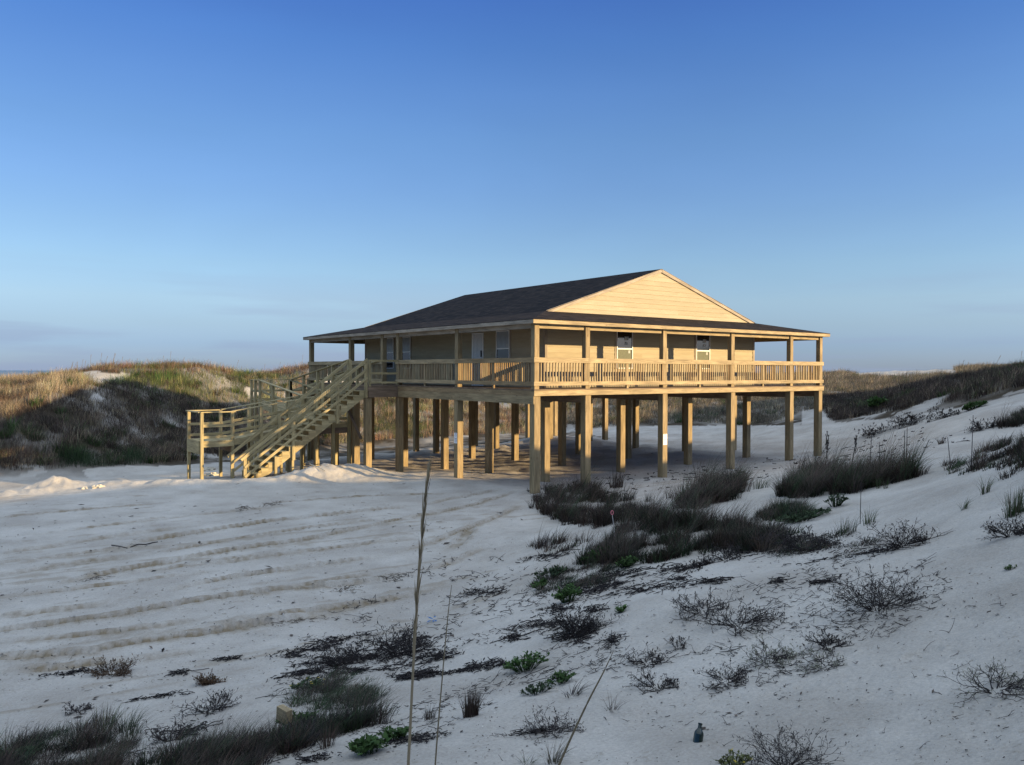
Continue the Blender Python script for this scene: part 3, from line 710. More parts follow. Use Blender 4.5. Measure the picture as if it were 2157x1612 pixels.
# porch ceiling ring
m = MB()
m.box(-0.19, W + .19, -0.19, Y0, 1.984, 1.99); m.box(-0.19, W + .19, Y1, DEP + .19, 1.984, 1.99)
m.box(-0.19, X0, Y0, Y1, 1.984, 1.99); m.box(X1, W + .19, Y0, Y1, 1.984, 1.99)
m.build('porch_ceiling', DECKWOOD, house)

# windows and doors
def frame_box(mb, plane, a0, a1, z0, z1, o0, o1):
    ax, v, sg = plane; lo, hi = sorted((v + sg * o0, v + sg * o1))
    if ax == 1: mb.box(a0, a1, lo, hi, z0, z1)
    else: mb.box(lo, hi, a0, a1, z0, z1)
def window(plane, a0, a1, z0, zm, z1, kind):
    mb = MB(); t = .03
    frame_box(mb, plane, a0, a0 + t, z0, z1, .004, .048); frame_box(mb, plane, a1 - t, a1, z0, z1, .004, .048)
    frame_box(mb, plane, a0 + t, a1 - t, z0, z0 + t, .004, .046); frame_box(mb, plane, a0 + t, a1 - t, z1 - t, z1, .004, .046)
    frame_box(mb, plane, a0 + t, a1 - t, zm - .022, zm + .022, .006, .044)
    w = mb.build('window', WHITE, house)
    mb = MB(); frame_box(mb, plane, a0 + t, a1 - t, z0 + t, zm - .022, .010, .024); mb.build('lower_pane', SCREEN if kind == 'front' else GLASS, w)
    mb = MB(); frame_box(mb, plane, a0 + t, a1 - t, zm + .022, z1 - t, .010, .026); mb.build('upper_pane', GLASS if kind == 'front' else REFLPANE, w)
    c_ = (a0 + a1) / 2 - (.02 if kind == 'front' else 0)
    mb = MB()
    if kind == 'front':
        frame_box(mb, plane, c_ + .02, c_ + .18, zm + .14, zm + .24, .0285, .031); frame_box(mb, plane, c_ + .01, c_ + .20, zm + .29, zm + .42, .0285, .031)
        frame_box(mb, plane, a1 - .20, a1 - .11, zm - .15, zm - .05, .0265, .029)
    else:
        frame_box(mb, plane, a0 + .08, a0 + .2, zm + .06, zm + .16, .0285, .031)
    mb.build('sticker', STICKER, w)
    mb = MB(); s_ = .075
    frame_box(mb, plane, a0 - s_, a0 - .003, z0 - .02, z1 + .02, .002, .030)
    mb.build('side_casing', TRIM, w)
REFLPANE = plain('painted_reflection_pane', (0.30, 0.34, 0.38), 0.35, 0.4, 0.12, 6)  # pale blue reflection painted into the upper pane colour
FP = (1, Y0, -1); LP = (0, X0, -1)
window(FP, 4.93, 5.68, 0.655, 1.33, 1.93, 'front')
window(FP, 8.93, 9.69, 0.655, 1.33, 1.93, 'front')
window(LP, 3.69, 4.46, 0.655, 1.32, 1.93, 'side')
window(LP, 10.39, 11.11, 0.655, 1.32, 1.93, 'side')
window(LP, 11.80, 12.50, 0.655, 1.32, 1.93, 'side')
mb = MB(); frame_box(mb, LP, 5.24, 5.28, .034, 1.90, .004, .045); frame_box(mb, LP, 5.87, 5.95, .034, 1.90, .004, .045); frame_box(mb, LP, 5.28, 5.87, 1.86, 1.90, .004, .043)
dr = mb.build('door_frame', WHITE, house)
mb = MB(); frame_box(mb, LP, 5.28, 5.87, .04, 1.857, .006, .028)
for z0_, z1_ in ((.15, .55), (.65, 1.15), (1.25, 1.7)):
    frame_box(mb, LP, 5.34, 5.55, z0_, z1_, .0285, .034); frame_box(mb, LP, 5.61, 5.81, z0_, z1_, .0285, .034)
dd = mb.build('door', DOORM, house)
mb = MB(); frame_box(mb, LP, 5.33, 5.39, 1.05, 1.28, .035, .06); mb.build('keypad_lock', BLACKM, dd)

# roof: steep centre with gables, flatter skirt over the porch
ZE, ZB, ZR = 2.045, 2.47, 4.19; OV = 0.20; XR = (X0 + X1) / 2
def roofquad(mb, pts, eave, up):
    eave = np.array(eave, float); eave /= np.linalg.norm(eave); up = np.array(up, float); up /= np.linalg.norm(up)
    mb.quad(pts, [(float(np.dot(p, eave)), float(np.dot(p, up))) for p in pts])
e = [(-OV, -OV, ZE), (W + OV, -OV, ZE), (W + OV, DEP + OV, ZE), (-OV, DEP + OV, ZE)]
bq = [(X0, Y0, ZB), (X1, Y0, ZB), (X1, Y1, ZB), (X0, Y1, ZB)]
th = 0.014
mb = MB()
dirs = [((1, 0, 0), (0, 1, .2)), ((0, 1, 0), (-1, 0, .2)), ((-1, 0, 0), (0, -1, .2)), ((0, -1, 0), (1, 0, .2))]
for i in range(4):
    j = (i + 1) % 4
    roofquad(mb, [e[i], e[j], bq[j], bq[i]], *dirs[i])
    lo_ = [tuple(np.array(p) - (0, 0, th)) for p in (e[i], e[j])]
    mb.quad([lo_[0], lo_[1], e[j], e[i]], [(0, 0), (5, 0), (5, .02), (0, .02)])
skirt = mb.build('porch_roof', ROOF, house)
GO = 0.06
mb = MB()
r0 = (XR, Y0 - GO, ZR); r1 = (XR, Y1 + GO, ZR)
fl = (ZR - ZB) / (XR - X0)
l0 = (X0 - .02, Y0 - GO, ZB - .02 * fl + .004); l1 = (X0 - .02, Y1 + GO, ZB - .02 * fl + .004)
q0 = (X1 + .02, Y0 - GO, ZB - .02 * fl + .004); q1 = (X1 + .02, Y1 + GO, ZB - .02 * fl + .004)
roofquad(mb, [l1, l0, r0, r1], (0, -1, 0), (1, 0, fl)); roofquad(mb, [q0, q1, r1, r0], (0, 1, 0), (-1, 0, fl))
for A, B in ((l0, r0), (r0, q0), (r1, l1), (q1, r1)):
    mb.quad([tuple(np.array(A) - (0, 0, .016)), tuple(np.array(B) - (0, 0, .016)), B, A])
mb.build('main_roof', ROOF, house)
for yy, sg in ((Y0, -1), (Y1, 1)):
    def clip(z): t = (z - (ZB - .03)) / (ZR - ZB); t = min(max(t, 0), 1); return X0 + (XR - X0) * t, X1 - (X1 - XR) * t
    g = lap((1, yy, sg), X0, X1, ZB - .03, ZR - .04, clip).build('gable', SIDING, house)
    mb = MB()
    for xa in (X0, X1):
        sgn = 1 if xa == X0 else -1
        a = np.array([xa - sgn * .0, yy + sg * .042, ZB - .052]); b_ = np.array([XR, yy + sg * .042, ZR - .055 - .016])
        a = a + (b_ - a) * (.012 if sgn > 0 else .012)
        b_ = a + (b_ - a) * (1.0 if sgn > 0 else .9985)
        mb.beam(a, b_, .030, .115)
    mb.build('rake_board', TRIM, g)
    mb = MB()
    for xa in (X0, X1):
        a = np.array([xa, yy + sg * .044, ZB + .010]); b_ = np.array([XR, yy + sg * .044, ZR - .008]); mb.beam(a, b_, .036, .008)
    mb.build('drip_edge', TRIM, g)
# fascia boards
def fascia(a, b_, mat_):
    mb = MB()
    if a[1] == b_[1]: mb.box(min(a[0], b_[0]), max(a[0], b_[0]), min(a[1], a[1] + a[2]), max(a[1], a[1] + a[2]), 1.92, ZE - th - .001)
    else: mb.box(min(a[0], a[0] + a[2]), max(a[0], a[0] + a[2]), min(a[1], b_[1]), max(a[1], b_[1]), 1.92, ZE - th - .001)
    mb.build('fascia_board', mat_, house)
fascia((-OV + .006, -OV + .006, .034), (W / 2, -OV + .006), PINE); fascia((W / 2 + .003, -OV + .006, .034), (W + OV - .006, -OV + .006), PINE)
fascia((-OV + .006, -OV + .042, .034), (-OV + .006, DEP + OV - .042), TRIM)
fascia((W + OV - .006, -OV + .042, -.034), (W + OV - .006, DEP + OV - .042), TRIM)
fascia((-OV + .006, DEP + OV - .006, -.034), (W + OV - .006, DEP + OV - .006), TRIM)

# stair landing beside the porch
LX = -1.28
mb = MB()
for k in range(11): mb.box(LX - .02, -0.052, 8.07 + .111 * k, 8.07 + .111 * k + .105, .003, .031)
ld = mb.build('landing', DECKWOOD, house)
mb = MB(); mb.box(LX, -0.041, 8.034, 8.068, -.156, -.002); mb.box(LX + .06, -0.041, 8.036, 8.069, -.395, -.159)
mb.box(LX - .002, LX + .034, 8.07, 9.29, -.157, -.003); mb.build('rim_board', DECKWOOD, ld)
mb = MB()
mb.box(LX + .13, -.045, 8.010, 8.032, .885, .955); mb.box(LX + .10, -.045, 8.012, 8.033, .43, .50); mb.box(LX + .10, -.045, 8.013, 8.033, .10, .17)
mb.build('landing_rail', GREENWOOD, ld)
mb = MB(); mb.box(LX + .09, LX + .165, 8.035, 8.11, -.14, .95); mb.build('rail_post', GREENWOOD, ld)

# ------------------------------------------------------------------ stairs
stair = thing('wooden_staircase', (-3.4, 8.68, -3.05), 'long straight flight of pale open-tread wooden stairs with three-board handrails descending left from the porch', 'stairs')
NR_, RISE, RUN = 18, 3.02 / 18, 0.2365
XS = LX - .02
def saw(y0, y1):
    top = []; x, z = XS, -RISE * 1 + 0.0
    pts = [(XS, 0 - .01)]
    zc = -.01
    for i in range(NR_ - 1):
        zc -= RISE
        if i == 0: pts = [(XS, zc)]
        pts.append((XS - RUN * (i + 1), zc)); pts.append((XS - RUN * (i + 1), zc - RISE))
    pts.append((XS - RUN * (NR_ - .2), zc - RISE))
    low = [(XS - RUN * (NR_ - 1.2), -3.2), (XS - RUN * (NR_ - 1.6), -3.06)]
    pts += [(XS - RUN * (NR_ - .2), -3.2), (XS - RUN * (NR_ - 1.2), -3.2)]
    pts += [(XS, -RISE * 2.15)]
    # triangulate as strips: one prism per step
    mb = MB(); slope = (-3.2 + RISE * 2.15) / (-(RUN * (NR_ - 1.2)))
    for i in range(NR_ - 1):
        xa = XS - RUN * i; xb = XS - RUN * (i + 1); zt = -.01 - RISE * (i + 1)
        la = -RISE * 2.15 - slope * (XS - xa); lb = -RISE * 2.15 - slope * (XS - xb)
        A = [(xa, y0, la), (xa, y0, zt), (xb, y0, zt), (xb, y0, lb)]; B = [(p[0], y1, p[2]) for p in A]
        mb.poly(A, B)
    return mb
saw(8.075, 8.115).build('stringer', GREENWOOD, stair)
saw(9.24, 9.28).build('stringer', GREENWOOD, stair)
saw(8.66, 8.70).build('stringer', GREENWOOD, stair)
for i in range(1, NR_):
    mb = MB(); zt = -RISE * i; xa = XS - RUN * (i - 1)
    mb.box(xa - RUN - .012, xa - RUN * .5 - .004, 8.07, 9.285, zt - .008, zt + .024); mb.box(xa - RUN * .5, xa - .004, 8.07, 9.285, zt - .008, zt + .024)
    mb.build('tread', GREENWOOD, stair)
HS = (0.955 + 2.24) / (5.675 - 1.33)
def railz(x, dz): return 0.955 + (x + 1.33) * HS + dz
for y0, y1, yr0, yr1 in ((8.0, 8.075, 7.968, 7.998), (9.282, 9.357, 9.359, 9.389)):
    for x in (-1.36, -2.44, -4.04, -5.68):
        mb = MB(); zb = gz(x, y0) - .3 if x < -5 else railz(x, -1.0) - .42
        if x > -1.5: zb = -.40
        mb.box(x - .01, x + .09, y0, y1, zb, railz(x + .04, -.01)); mb.build('rail_post', GREENWOOD, stair)
    for dz, hh, x_lo in ((-.03, .10, -5.78), (-.37, .082, -5.66), (-.68, .082, -5.66)):
        mb = MB(); yc = (yr0 + yr1) / 2
        mb.beam((x_lo, yc, railz(x_lo, dz)), (-1.28, yc, railz(-1.28, dz)), yr1 - yr0, hh); mb.build('hand_rail' if dz > -.1 else 'side_rail', GREENWOOD, stair)
for x, y in ((-4.02, 8.12), (-4.02, 9.16), (-4.95, 8.12), (-4.95, 9.16)):
    mb = MB(); zt = railz(x, -1.0) - .32; mb.box(x, x + .078, y, y + .078, gz(x, y) - .4, zt); mb.build('leg', GREENWOOD, stair)
mb = MB(); mb.box(-4.66, -4.58, 7.99, 8.068, gz(-4.6, 8) - .3, -2.30); mb.box(-4.58, -4.50, 8.0, 8.066, -2.62, -2.32); mb.build('short_newel', GREENWOOD, stair)

# ------------------------------------------------------------------ ramp
ramp = thing('access_ramp', (-3.5, 11.5, -3.1), 'switchback wooden ramp on square legs with plain three-board rails, behind the staircase', 'ramp')
GH = 0.95
def rampdeck(x0, x1, y0, y1, za, zb, axis):
    """sloping or level walkway; za at x0 (or y0), zb at x1 (or y1)"""
    mb = MB(); L = (x1 - x0) if axis == 0 else (y1 - y0); n = int(L / .13)
    for i in range(n):
        a = (i + .02) / n; b_ = (i + .96) / n; z0, z1 = za + (zb - za) * a, za + (zb - za) * b_
        if axis == 0:
            A = [(x0 + L * a, y0, z0 - .03), (x0 + L * b_, y0, z1 - .03), (x0 + L * b_, y0, z1), (x0 + L * a, y0, z0)]; B = [(p[0], y1, p[2]) for p in A]
        else:
            A = [(x0, y0 + L * a, z0 - .03), (x0, y0 + L * b_, z1 - .03), (x0, y0 + L * b_, z1), (x0, y0 + L * a, z0)]; B = [(x1, p[1], p[2]) for p in A]
        mb.poly(A, B)
    mb.build('ramp_deck', GREENWOOD, ramp)
    mb = MB()
    if axis == 0:
        for yy in (y0 + .017, y1 - .017): mb.beam((x0, yy, za - .12), (x1, yy, zb - .12), .034, .17)
    else:
        for xx in (x0 + .017, x1 - .017): mb.beam((xx, y0, za - .12), (xx, y1, zb - .12), .034, .17)
    mb.build('side_joist', GREENWOOD, ramp)
def ramprail(p0, p1, z0, z1, out, npost, boards=(0.93, 0.50, 0.13), legs=True, ends=(True, True), pt=.098):
    p0 = np.array(p0, float); p1 = np.array(p1, float); out = np.array(out, float)
    for i in range(npost):
        if (i == 0 and not ends[0]) or (i == npost - 1 and not ends[1]): continue
        t = i / (npost - 1); q = p0 + (p1 - p0) * t + out * .045; zz = z0 + (z1 - z0) * t
        zb = gz(q[0], q[1]) - .3 if legs else zz - .25
        mb = MB(); mb.box(q[0] - pt / 2, q[0] + pt / 2, q[1] - pt / 2, q[1] + pt / 2, zb, zz + GH - .01); mb.build('post', GREENWOOD, ramp)
    for h in boards:
        o_ = .045 + pt / 2 + .017; q0 = p0 + out * o_; q1 = p1 + out * o_
        if h == boards[0]:
            mb = MB(); d = (p1 - p0) / np.linalg.norm(p1 - p0)
            q0 = p0 + out * .05 - d * .04; q1 = p1 + out * .05 + d * .04
            mb.beam((q0[0], q0[1], z0 + h + .03), (q1[0], q1[1], z1 + h + .03), .125, .032); mb.build('hand_rail', GREENWOOD, ramp)
        else:
            mb = MB(); q0 = p0 - out * (.045 - .045 + .013); q1 = p1 - out * .013
            mb.beam((q0[0], q0[1], z0 + h), (q1[0], q1[1], z1 + h), .028, .09); mb.build('side_rail', GREENWOOD, ramp)
Z1, Z2, Z3 = -0.80, -1.33, -1.79
Y1a, Y1b = 15.05, 16.15
# run 1 away from the landing, along the porch
rampdeck(LX, -.06, 9.30, Y1a, .0, Z1, 1)
ramprail((LX, 9.42), (LX, Y1a), .0, Z1, (-1, 0), 5, ends=(True, True))
ramprail((-.09, 9.5), (-.09, Y1a), -.02, Z1, (1, 0), 4, boards=(0.93,), ends=(False, False))
# far platform
rampdeck(-2.60, -.06, Y1a + .01, Y1b, Z1, Z1, 0)
ramprail((-2.60, Y1b), (-.06, Y1b), Z1, Z1, (0, 1), 4)
ramprail((-2.60, Y1b), (-2.60, Y1a), Z1, Z1, (-1, 0), 3, ends=(False, False))
# run 2 back towards the stairs
rampdeck(-2.60, LX - .08, 10.62, Y1a, Z2, Z1, 1)
ramprail((-2.60, 10.62), (-2.60, Y1a), Z2, Z1, (-1, 0), 4)
ramprail((LX - .10, 10.62), (LX - .10, Y1a), Z2, Z1, (1, 0), 4, legs=False)
# middle platform
rampdeck(-2.60, LX - .06, 9.43, 10.61, Z2, Z2, 0)
ramprail((LX - .06, 9.43), (LX - .06, 10.61), Z2, Z2, (1, 0), 2)
ramprail((-2.60, 9.43), (LX - .06, 9.43), Z2, Z2, (0, -1), 3)
mb = MB(); mb.beam((-2.6, 9.42, Z2 - .30), (LX - .06, 9.42, Z2 - .30), .034, .2); mb.build('side_joist', DECKWOOD, ramp)
# run 3 out to the low platform
rampdeck(-5.58, -2.61, 9.52, 10.72, Z3, Z2, 0)
ramprail((-5.58, 9.52), (-2.60, 9.52), Z3, Z2, (0, -1), 4)
ramprail((-5.58, 10.72), (-2.60, 10.72), Z3, Z2, (0, 1), 4)
# low platform at the left end
rampdeck(-6.66, -5.59, 9.30, 10.72, Z3, Z3, 0)
ramprail((-6.66, 9.30), (-5.6, 9.30), Z3, Z3, (0, -1), 2, ends=(True, False))
ramprail((-6.66, 10.72), (-5.6, 10.72), Z3, Z3, (0, 1), 2, ends=(True, False))
ramprail((-6.66, 10.72), (-6.66, 9.30), Z3, Z3, (-1, 0), 2, boards=(0.93,), ends=(False, False))
mb = MB(); mb.box(-6.745, -6.712, 9.31, 10.71, Z3 - .20, Z3 + .0); mb.box(-6.743, -6.711, 9.31, 10.71, Z3 - .42, Z3 - .203); mb.build('end_board', GREENWOOD, ramp)
mb = MB(); mb.box(-5.62, -5.58, 9.55, 10.70, Z3 - .42, Z3 - .21); mb.build('cross_beam', DECKWOOD, ramp)
mb = MB(); mb.beam((-1.5, 9.40, -.55), (-1.25, 8.55, -1.9), .05, .09, up=(1, 0, 0)); mb.build('brace', DECKWOOD, ramp)

# ------------------------------------------------------------------ permits pinned to the piles
def notice(o, cx, cy, z0, z1, face, label):
    t = thing('notice_sheets', (cx, cy, z0), label, 'notice')
    mb = MB(); h = (z1 - z0) / 2
    a = .09
    for k in (0, 1):
        if face == 'front': mb.box(cx - a, cx + a, -.005 - .0015 * k, -.003 - .0015 * k + .0005, z0 + h * k + (.0 if k else 0), z0 + h * (k + 1) - .006)
        else: mb.box(-.005 - .0015 * k, -.003 - .0015 * k + .0005, cy - a, cy + a, z0 + h * k, z0 + h * (k + 1) - .006)
    mb.build('sheet', PAPER, t)
    mb = MB()
    for k in (0, 1):
        for r in range(7):
            z = z0 + h * k + h * (.86 - r * .11); s0 = -.07; s1 = .07 - random.random() * .04
            th_ = .011 if r == 0 else .0045
            if face == 'front': mb.box(cx + s0, cx + s1, -.0085, -.0072, z, z + th_)
            else: mb.box(-.0085, -.0072, cy + s0, cy + s1, z, z + th_)
    mb.build('print_lines', PRINT, t)
notice(None, 5.40, 0, -1.83, -1.47, 'front', 'two white permit sheets on the sunlit front of the third pile from the corner')
notice(None, 0, 4.18, -1.81, -1.46, 'left', 'two shaded permit sheets on the left side of a pile under the side porch')

# ------------------------------------------------------------------ plants
def norm(v): return v / (np.linalg.norm(v, axis=-1, keepdims=True) + 1e-9)
WIND = RT[:2] / np.linalg.norm(RT[:2])

class Veg:
    def __init__(self): self.V = []; self.F3 = []; self.F4 = []; self.C = []; self.n = 0
    def add(self, V, F, col):
        V = V.reshape(-1, 3); self.V.append(V); self.C.append(np.broadcast_to(col, V.shape).reshape(-1, 3) if col.shape != V.shape else col)
        (self.F4 if F.shape[1] == 4 else self.F3).append(F + self.n); self.n += 0
    def push(self, V, Fs, col):
        V = V.reshape(-1, 3)
        for F in Fs: (self.F4 if F.shape[1] == 4 else self.F3).append(F + self.n)
        self.V.append(V); self.C.append(col.reshape(-1, 3)); self.n += len(V)
    def blades(self, P, H, az, lean, wd, col, nseg=2, tipdark=1.0):
        N = len(P); t = np.linspace(0, 1, nseg + 1)[None, :, None]
        d = np.stack([np.cos(az), np.sin(az), np.zeros(N)], -1)[:, None, :]
        s = np.stack([-np.sin(az + .5), np.cos(az + .5), np.zeros(N)], -1)[:, None, :]
        H_ = H[:, None, None]; L_ = lean[:, None, None]
        c_ = P[:, None, :] + d * (H_ * L_ * t ** 1.8) + np.array([0, 0, 1.0]) * H_ * (t - 0.35 * L_ * t ** 2)
        w_ = wd[:, None, None] * (1 - t * 0.96) * .5
        V = np.stack([c_ - s * w_, c_ + s * w_], 2)             # N, seg+1, 2, 3
        b = np.arange(N)[:, None] * (nseg + 1) * 2
        k = np.arange(nseg)[None, :] * 2
        F = np.stack([b + k, b + k + 1, b + k + 3, b + k + 2], -1).reshape(-1, 4)
        cc = np.broadcast_to(col[:, None, None, :], V.shape) * (1 + (tipdark - 1) * t[..., None])
        self.push(V, [F], np.ascontiguousarray(cc))
    def tubes(self, L, R, col, sides=3):
        """L: N,K,3 poly lines; R: N,K radii"""
        N, K = L.shape[:2]
        T = np.gradient(L, axis=1); T = norm(T)
        ref = np.where(np.abs(T[..., 2:3]) > .9, np.array([1.0, 0, 0]), np.array([0, 0, 1.0])); A = norm(np.cross(T, ref)); B = np.cross(T, A)
        an = np.arange(sides) * 2 * math.pi / sides
        V = L[:, :, None, :] + R[:, :, None, None] * (A[:, :, None, :] * np.cos(an)[None, None, :, None] + B[:, :, None, :] * np.sin(an)[None, None, :, None])
        i = np.arange(N)[:, None, None] * K * sides; k = np.arange(K - 1)[None, :, None] * sides; j = np.arange(sides)[None, None, :]; j2 = (j + 1) % sides
        F = np.stack([i + k + j, i + k + j2, i + k + sides + j2, i + k + sides + j], -1).reshape(-1, 4)
        if col.ndim == 1: col = np.broadcast_to(col, (N, 3))
        self.push(V, [F], np.ascontiguousarray(np.broadcast_to(col[:, None, None, :], V.shape)))
    def leaves(self, P, D, ln, wd, col, droop=0.0):
        """leaf quads (diamond of two triangles folded) at P pointing along D"""
        N = len(P); D = norm(D); up = np.array([0, 0, 1.0]); S_ = norm(np.cross(D, up) + 1e-4); U = np.cross(S_, D)
        ln = np.broadcast_to(ln, (N,))[:, None]; wd = np.broadcast_to(wd, (N,))[:, None]
        a = P; m1 = P + D * ln * .5 + S_ * wd * .5 + U * wd * .15; m2 = P + D * ln * .5 - S_ * wd * .5 + U * wd * .15; e = P + D * ln
        V = np.stack([a, m1, e, m2], 1); F = np.arange(N)[:, None] * 4 + np.array([[0, 1, 2, 3]])
        self.push(V, [F], np.ascontiguousarray(np.broadcast_to(col[:, None, :], V.shape)))
    def build(self, name, mat_, parent=None, base=None, smooth=False):
        V = np.concatenate(self.V); Cc = np.clip(np.concatenate(self.C), 0, 1)
        if parent is not None: base = root_loc(parent)
        if base is None: base = np.zeros(3)
        V = (V - np.asarray(base)) * S
        F4 = np.concatenate(self.F4) if self.F4 else np.zeros((0, 4), int)
        me = bpy.data.meshes.new(name); me.vertices.add(len(V)); me.vertices.foreach_set('co', V.astype(np.float32).ravel())
        me.loops.add(F4.size); me.loops.foreach_set('vertex_index', F4.astype(np.int32).ravel())
        me.polygons.add(len(F4)); me.polygons.foreach_set('loop_start', (np.arange(len(F4)) * 4).astype(np.int32))
        me.update(calc_edges=True)
        a = me.attributes.new('col', 'FLOAT_COLOR', 'POINT')
        a.data.foreach_set('color', np.concatenate([Cc, np.ones((len(Cc), 1))], 1).astype(np.float32).ravel())
        o = link_mesh(name, me, mat_, parent)
        if parent is None: o.location = tuple(np.asarray(base) * S)
        return o

RUST = np.array((0.20, 0.12, 0.085)); TAN = np.array((0.29, 0.23, 0.15)); OLIVE = np.array((0.15, 0.16, 0.065)); GREEN = np.array((0.055, 0.10, 0.03))
BROWN = np.array((0.075, 0.052, 0.040)); GREY = np.array((0.12, 0.105, 0.08)); PURP = np.array((0.060, 0.047, 0.038)); DKG = np.array((0.032, 0.048, 0.024)); DEAD = np.array((0.030, 0.025, 0.025))

def clumps(vg, P, H, nb, rad, col, wd, lean=0.45, nseg=2, wind=0.35, var=0.25, hv=0.35):
    """P: N,3 clump centres; H,rad,col per clump"""
    N = len(P); i = np.repeat(np.arange(N), nb)
    a = RNG.uniform(0, 2 * math.pi, len(i)); r = np.sqrt(RNG.uniform(0, 1, len(i))) * np.broadcast_to(rad, (N,))[i]
    B = P[i] + np.stack([np.cos(a) * r, np.sin(a) * r, np.zeros(len(i))], -1); B[:, 2] = ground(B[:, 0], B[:, 1]) - 0.02
    dx = np.cos(a) + WIND[0] * wind * 2.2; dy = np.sin(a) + WIND[1] * wind * 2.2; az = np.arctan2(dy, dx) + RNG.normal(0, .35, len(i))
    h = np.broadcast_to(H, (N,))[i] * (1 - hv + hv * 1.3 * RNG.uniform(0, 1, len(i)))
    c_ = np.broadcast_to(col, (N, 3))[i] * (1 + RNG.normal(0, var, (len(i), 1))) * (1 + RNG.normal(0, .06, (len(i), 3)))
    vg.blades(B, h, az, np.clip(RNG.normal(lean, .2, len(i)), .05, 1.1), np.broadcast_to(wd, (N,))[i] * RNG.uniform(.6, 1.3, len(i)), np.clip(c_, .01, .7), nseg)

def in_box(x, y): return (x > -1.5) & (x < W + .4) & (y > -0.6) & (y < DEP + .3)

# -- wide grass cover of the dunes and of the rise behind the house
VP_ALL = [(-400, 1012), (0, 992), (150, 986), (280, 980), (420, 968), (560, 952), (700, 936), (850, 924), (1000, 917), (1150, 911), (1300, 897), (1450, 889), (1560, 895), (1640, 890), (1690, 866), (1742, 862),
          (1752, 888), (1800, 882), (1880, 868), (1960, 850), (2040, 846), (2157, 815), (2400, 780), (2400, 600), (-400, 600)]
def cover():
    N = 110000
    th = np.radians(RNG.uniform(-35, 35, N)); r = np.exp(RNG.uniform(math.log(29), math.log(125), N))
    x = CAM[0] + r * np.sin(VIEW + th); y = CAM[1] + r * np.cos(VIEW + th); z = ground(x, y)
    P = np.stack([x, y, z], -1); px, py, w_ = project(P)
    ok = poly_mask(px, py, VP_ALL) & ~in_box(x, y) & (z > -4.6)
    n1 = fbm(x, y, 0.35, 4, 101); n2 = fbm(x, y, 0.9, 3, 131); n3 = fbm(x, y, 0.16, 3, 151)
    base = np.array([z_ for z_ in np.interp(px, [0, 420, 850, 1300, 1700], [985, 970, 924, 893, 870])])
    bare = (n1 > 0.39)
    for pl in BARE: bare |= poly_mask(px + 12 * n2, py + 6 * n1, pl)
    ok &= ~bare
    P = P[ok]; px, py, w_ = px[ok], py[ok], w_[ok]; n1, n2, n3 = n1[ok], n2[ok], n3[ok]; x, y = x[ok], y[ok]
    n = len(P); u = RNG.uniform(0, 1, n)
    gsc = np.exp(-((px - 350) / 110) ** 2 - ((py - 815) / 45) ** 2) * 1.1 + 0.35 * (n1 < -.05) + .5 * (n3 < -.12)
    col = np.where((u < .30 + n2)[:, None], RUST, TAN); gsc = gsc * .8; col = np.where((u < gsc)[:, None], OLIVE, col); col = np.where((RNG.uniform(0, 1, n) < gsc * .28)[:, None], GREEN, col)
    flat = (px < 170); col = np.where((flat & (u < .8))[:, None], np.where((n2 > 0)[:, None], TAN, (RUST + TAN) / 2), col)
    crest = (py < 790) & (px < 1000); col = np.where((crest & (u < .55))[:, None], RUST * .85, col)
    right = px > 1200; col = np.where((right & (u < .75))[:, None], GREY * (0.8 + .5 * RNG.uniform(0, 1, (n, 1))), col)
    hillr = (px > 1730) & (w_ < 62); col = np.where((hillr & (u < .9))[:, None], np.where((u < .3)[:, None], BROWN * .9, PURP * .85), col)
    low = (py > np.interp(px, [0, 60, 130, 200, 300, 420, 560, 700], [880, 862, 836, 812, 812, 850, 862, 900])) & (px < 700); col = np.where((low & (u < .8))[:, None], np.where((u < .35)[:, None], BROWN * 1.1, PURP * 1.2), col)  # darker grass mix inside the roof shadow outline; shade painted into the colour
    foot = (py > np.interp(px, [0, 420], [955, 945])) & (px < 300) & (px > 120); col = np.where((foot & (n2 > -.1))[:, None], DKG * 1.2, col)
    col = col * np.exp(RNG.normal(0, .32, (n, 1))) * (1 + .7 * n2[:, None]); H = (0.28 + .34 * np.clip(n2 + .5, 0, 1)) * (1 + .25 * RNG.normal(0, 1, n)); H = np.clip(H, .14, .8) * np.where(w_ > 70, 1.25, 1)
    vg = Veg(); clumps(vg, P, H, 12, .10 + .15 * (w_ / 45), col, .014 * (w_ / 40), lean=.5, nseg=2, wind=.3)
    bu = RNG.uniform(0, 1, n) < .022; Pb = P[bu]; nb_ = len(Pb); cb = np.where((RNG.uniform(0, 1, nb_) < .6)[:, None], GREEN * .8, PURP * .9)
    clumps(vg, Pb, RNG.uniform(.3, .65, nb_), 70, .26, cb, .03, lean=.7, nseg=2, wind=.1, var=.35, hv=.7)
    o = vg.build('dune_grass', VEG); tag(o, 'brown, tan and olive dune grass covering the hills behind and beside the house', 'grass', kind='stuff')
    # sparse seed stalks standing above the crests
    vg = Veg(); N = 1500; th = np.radians(RNG.uniform(-35, 35, N)); r = RNG.uniform(40, 68, N)
    x = CAM[0] + r * np.sin(VIEW + th); y = CAM[1] + r * np.cos(VIEW + th); z = ground(x, y); P = np.stack([x, y, z], -1); px, py, w_ = project(P)
    ok = poly_mask(px, py, VP_ALL) & (py < 800) & ~in_box(x, y) & (z > -1) & ((px < 700) | (px > 1980)); ok &= RNG.uniform(0, 1, N) < np.where(px < 240, 1, .35)
    P = P[ok][:110]; n = len(P); az = RNG.normal(math.atan2(WIND[1], WIND[0]), .5, n)
    t = np.linspace(0, 1, 5); h = RNG.uniform(.5, 1.0, n); l_ = RNG.uniform(.05, .3, n)
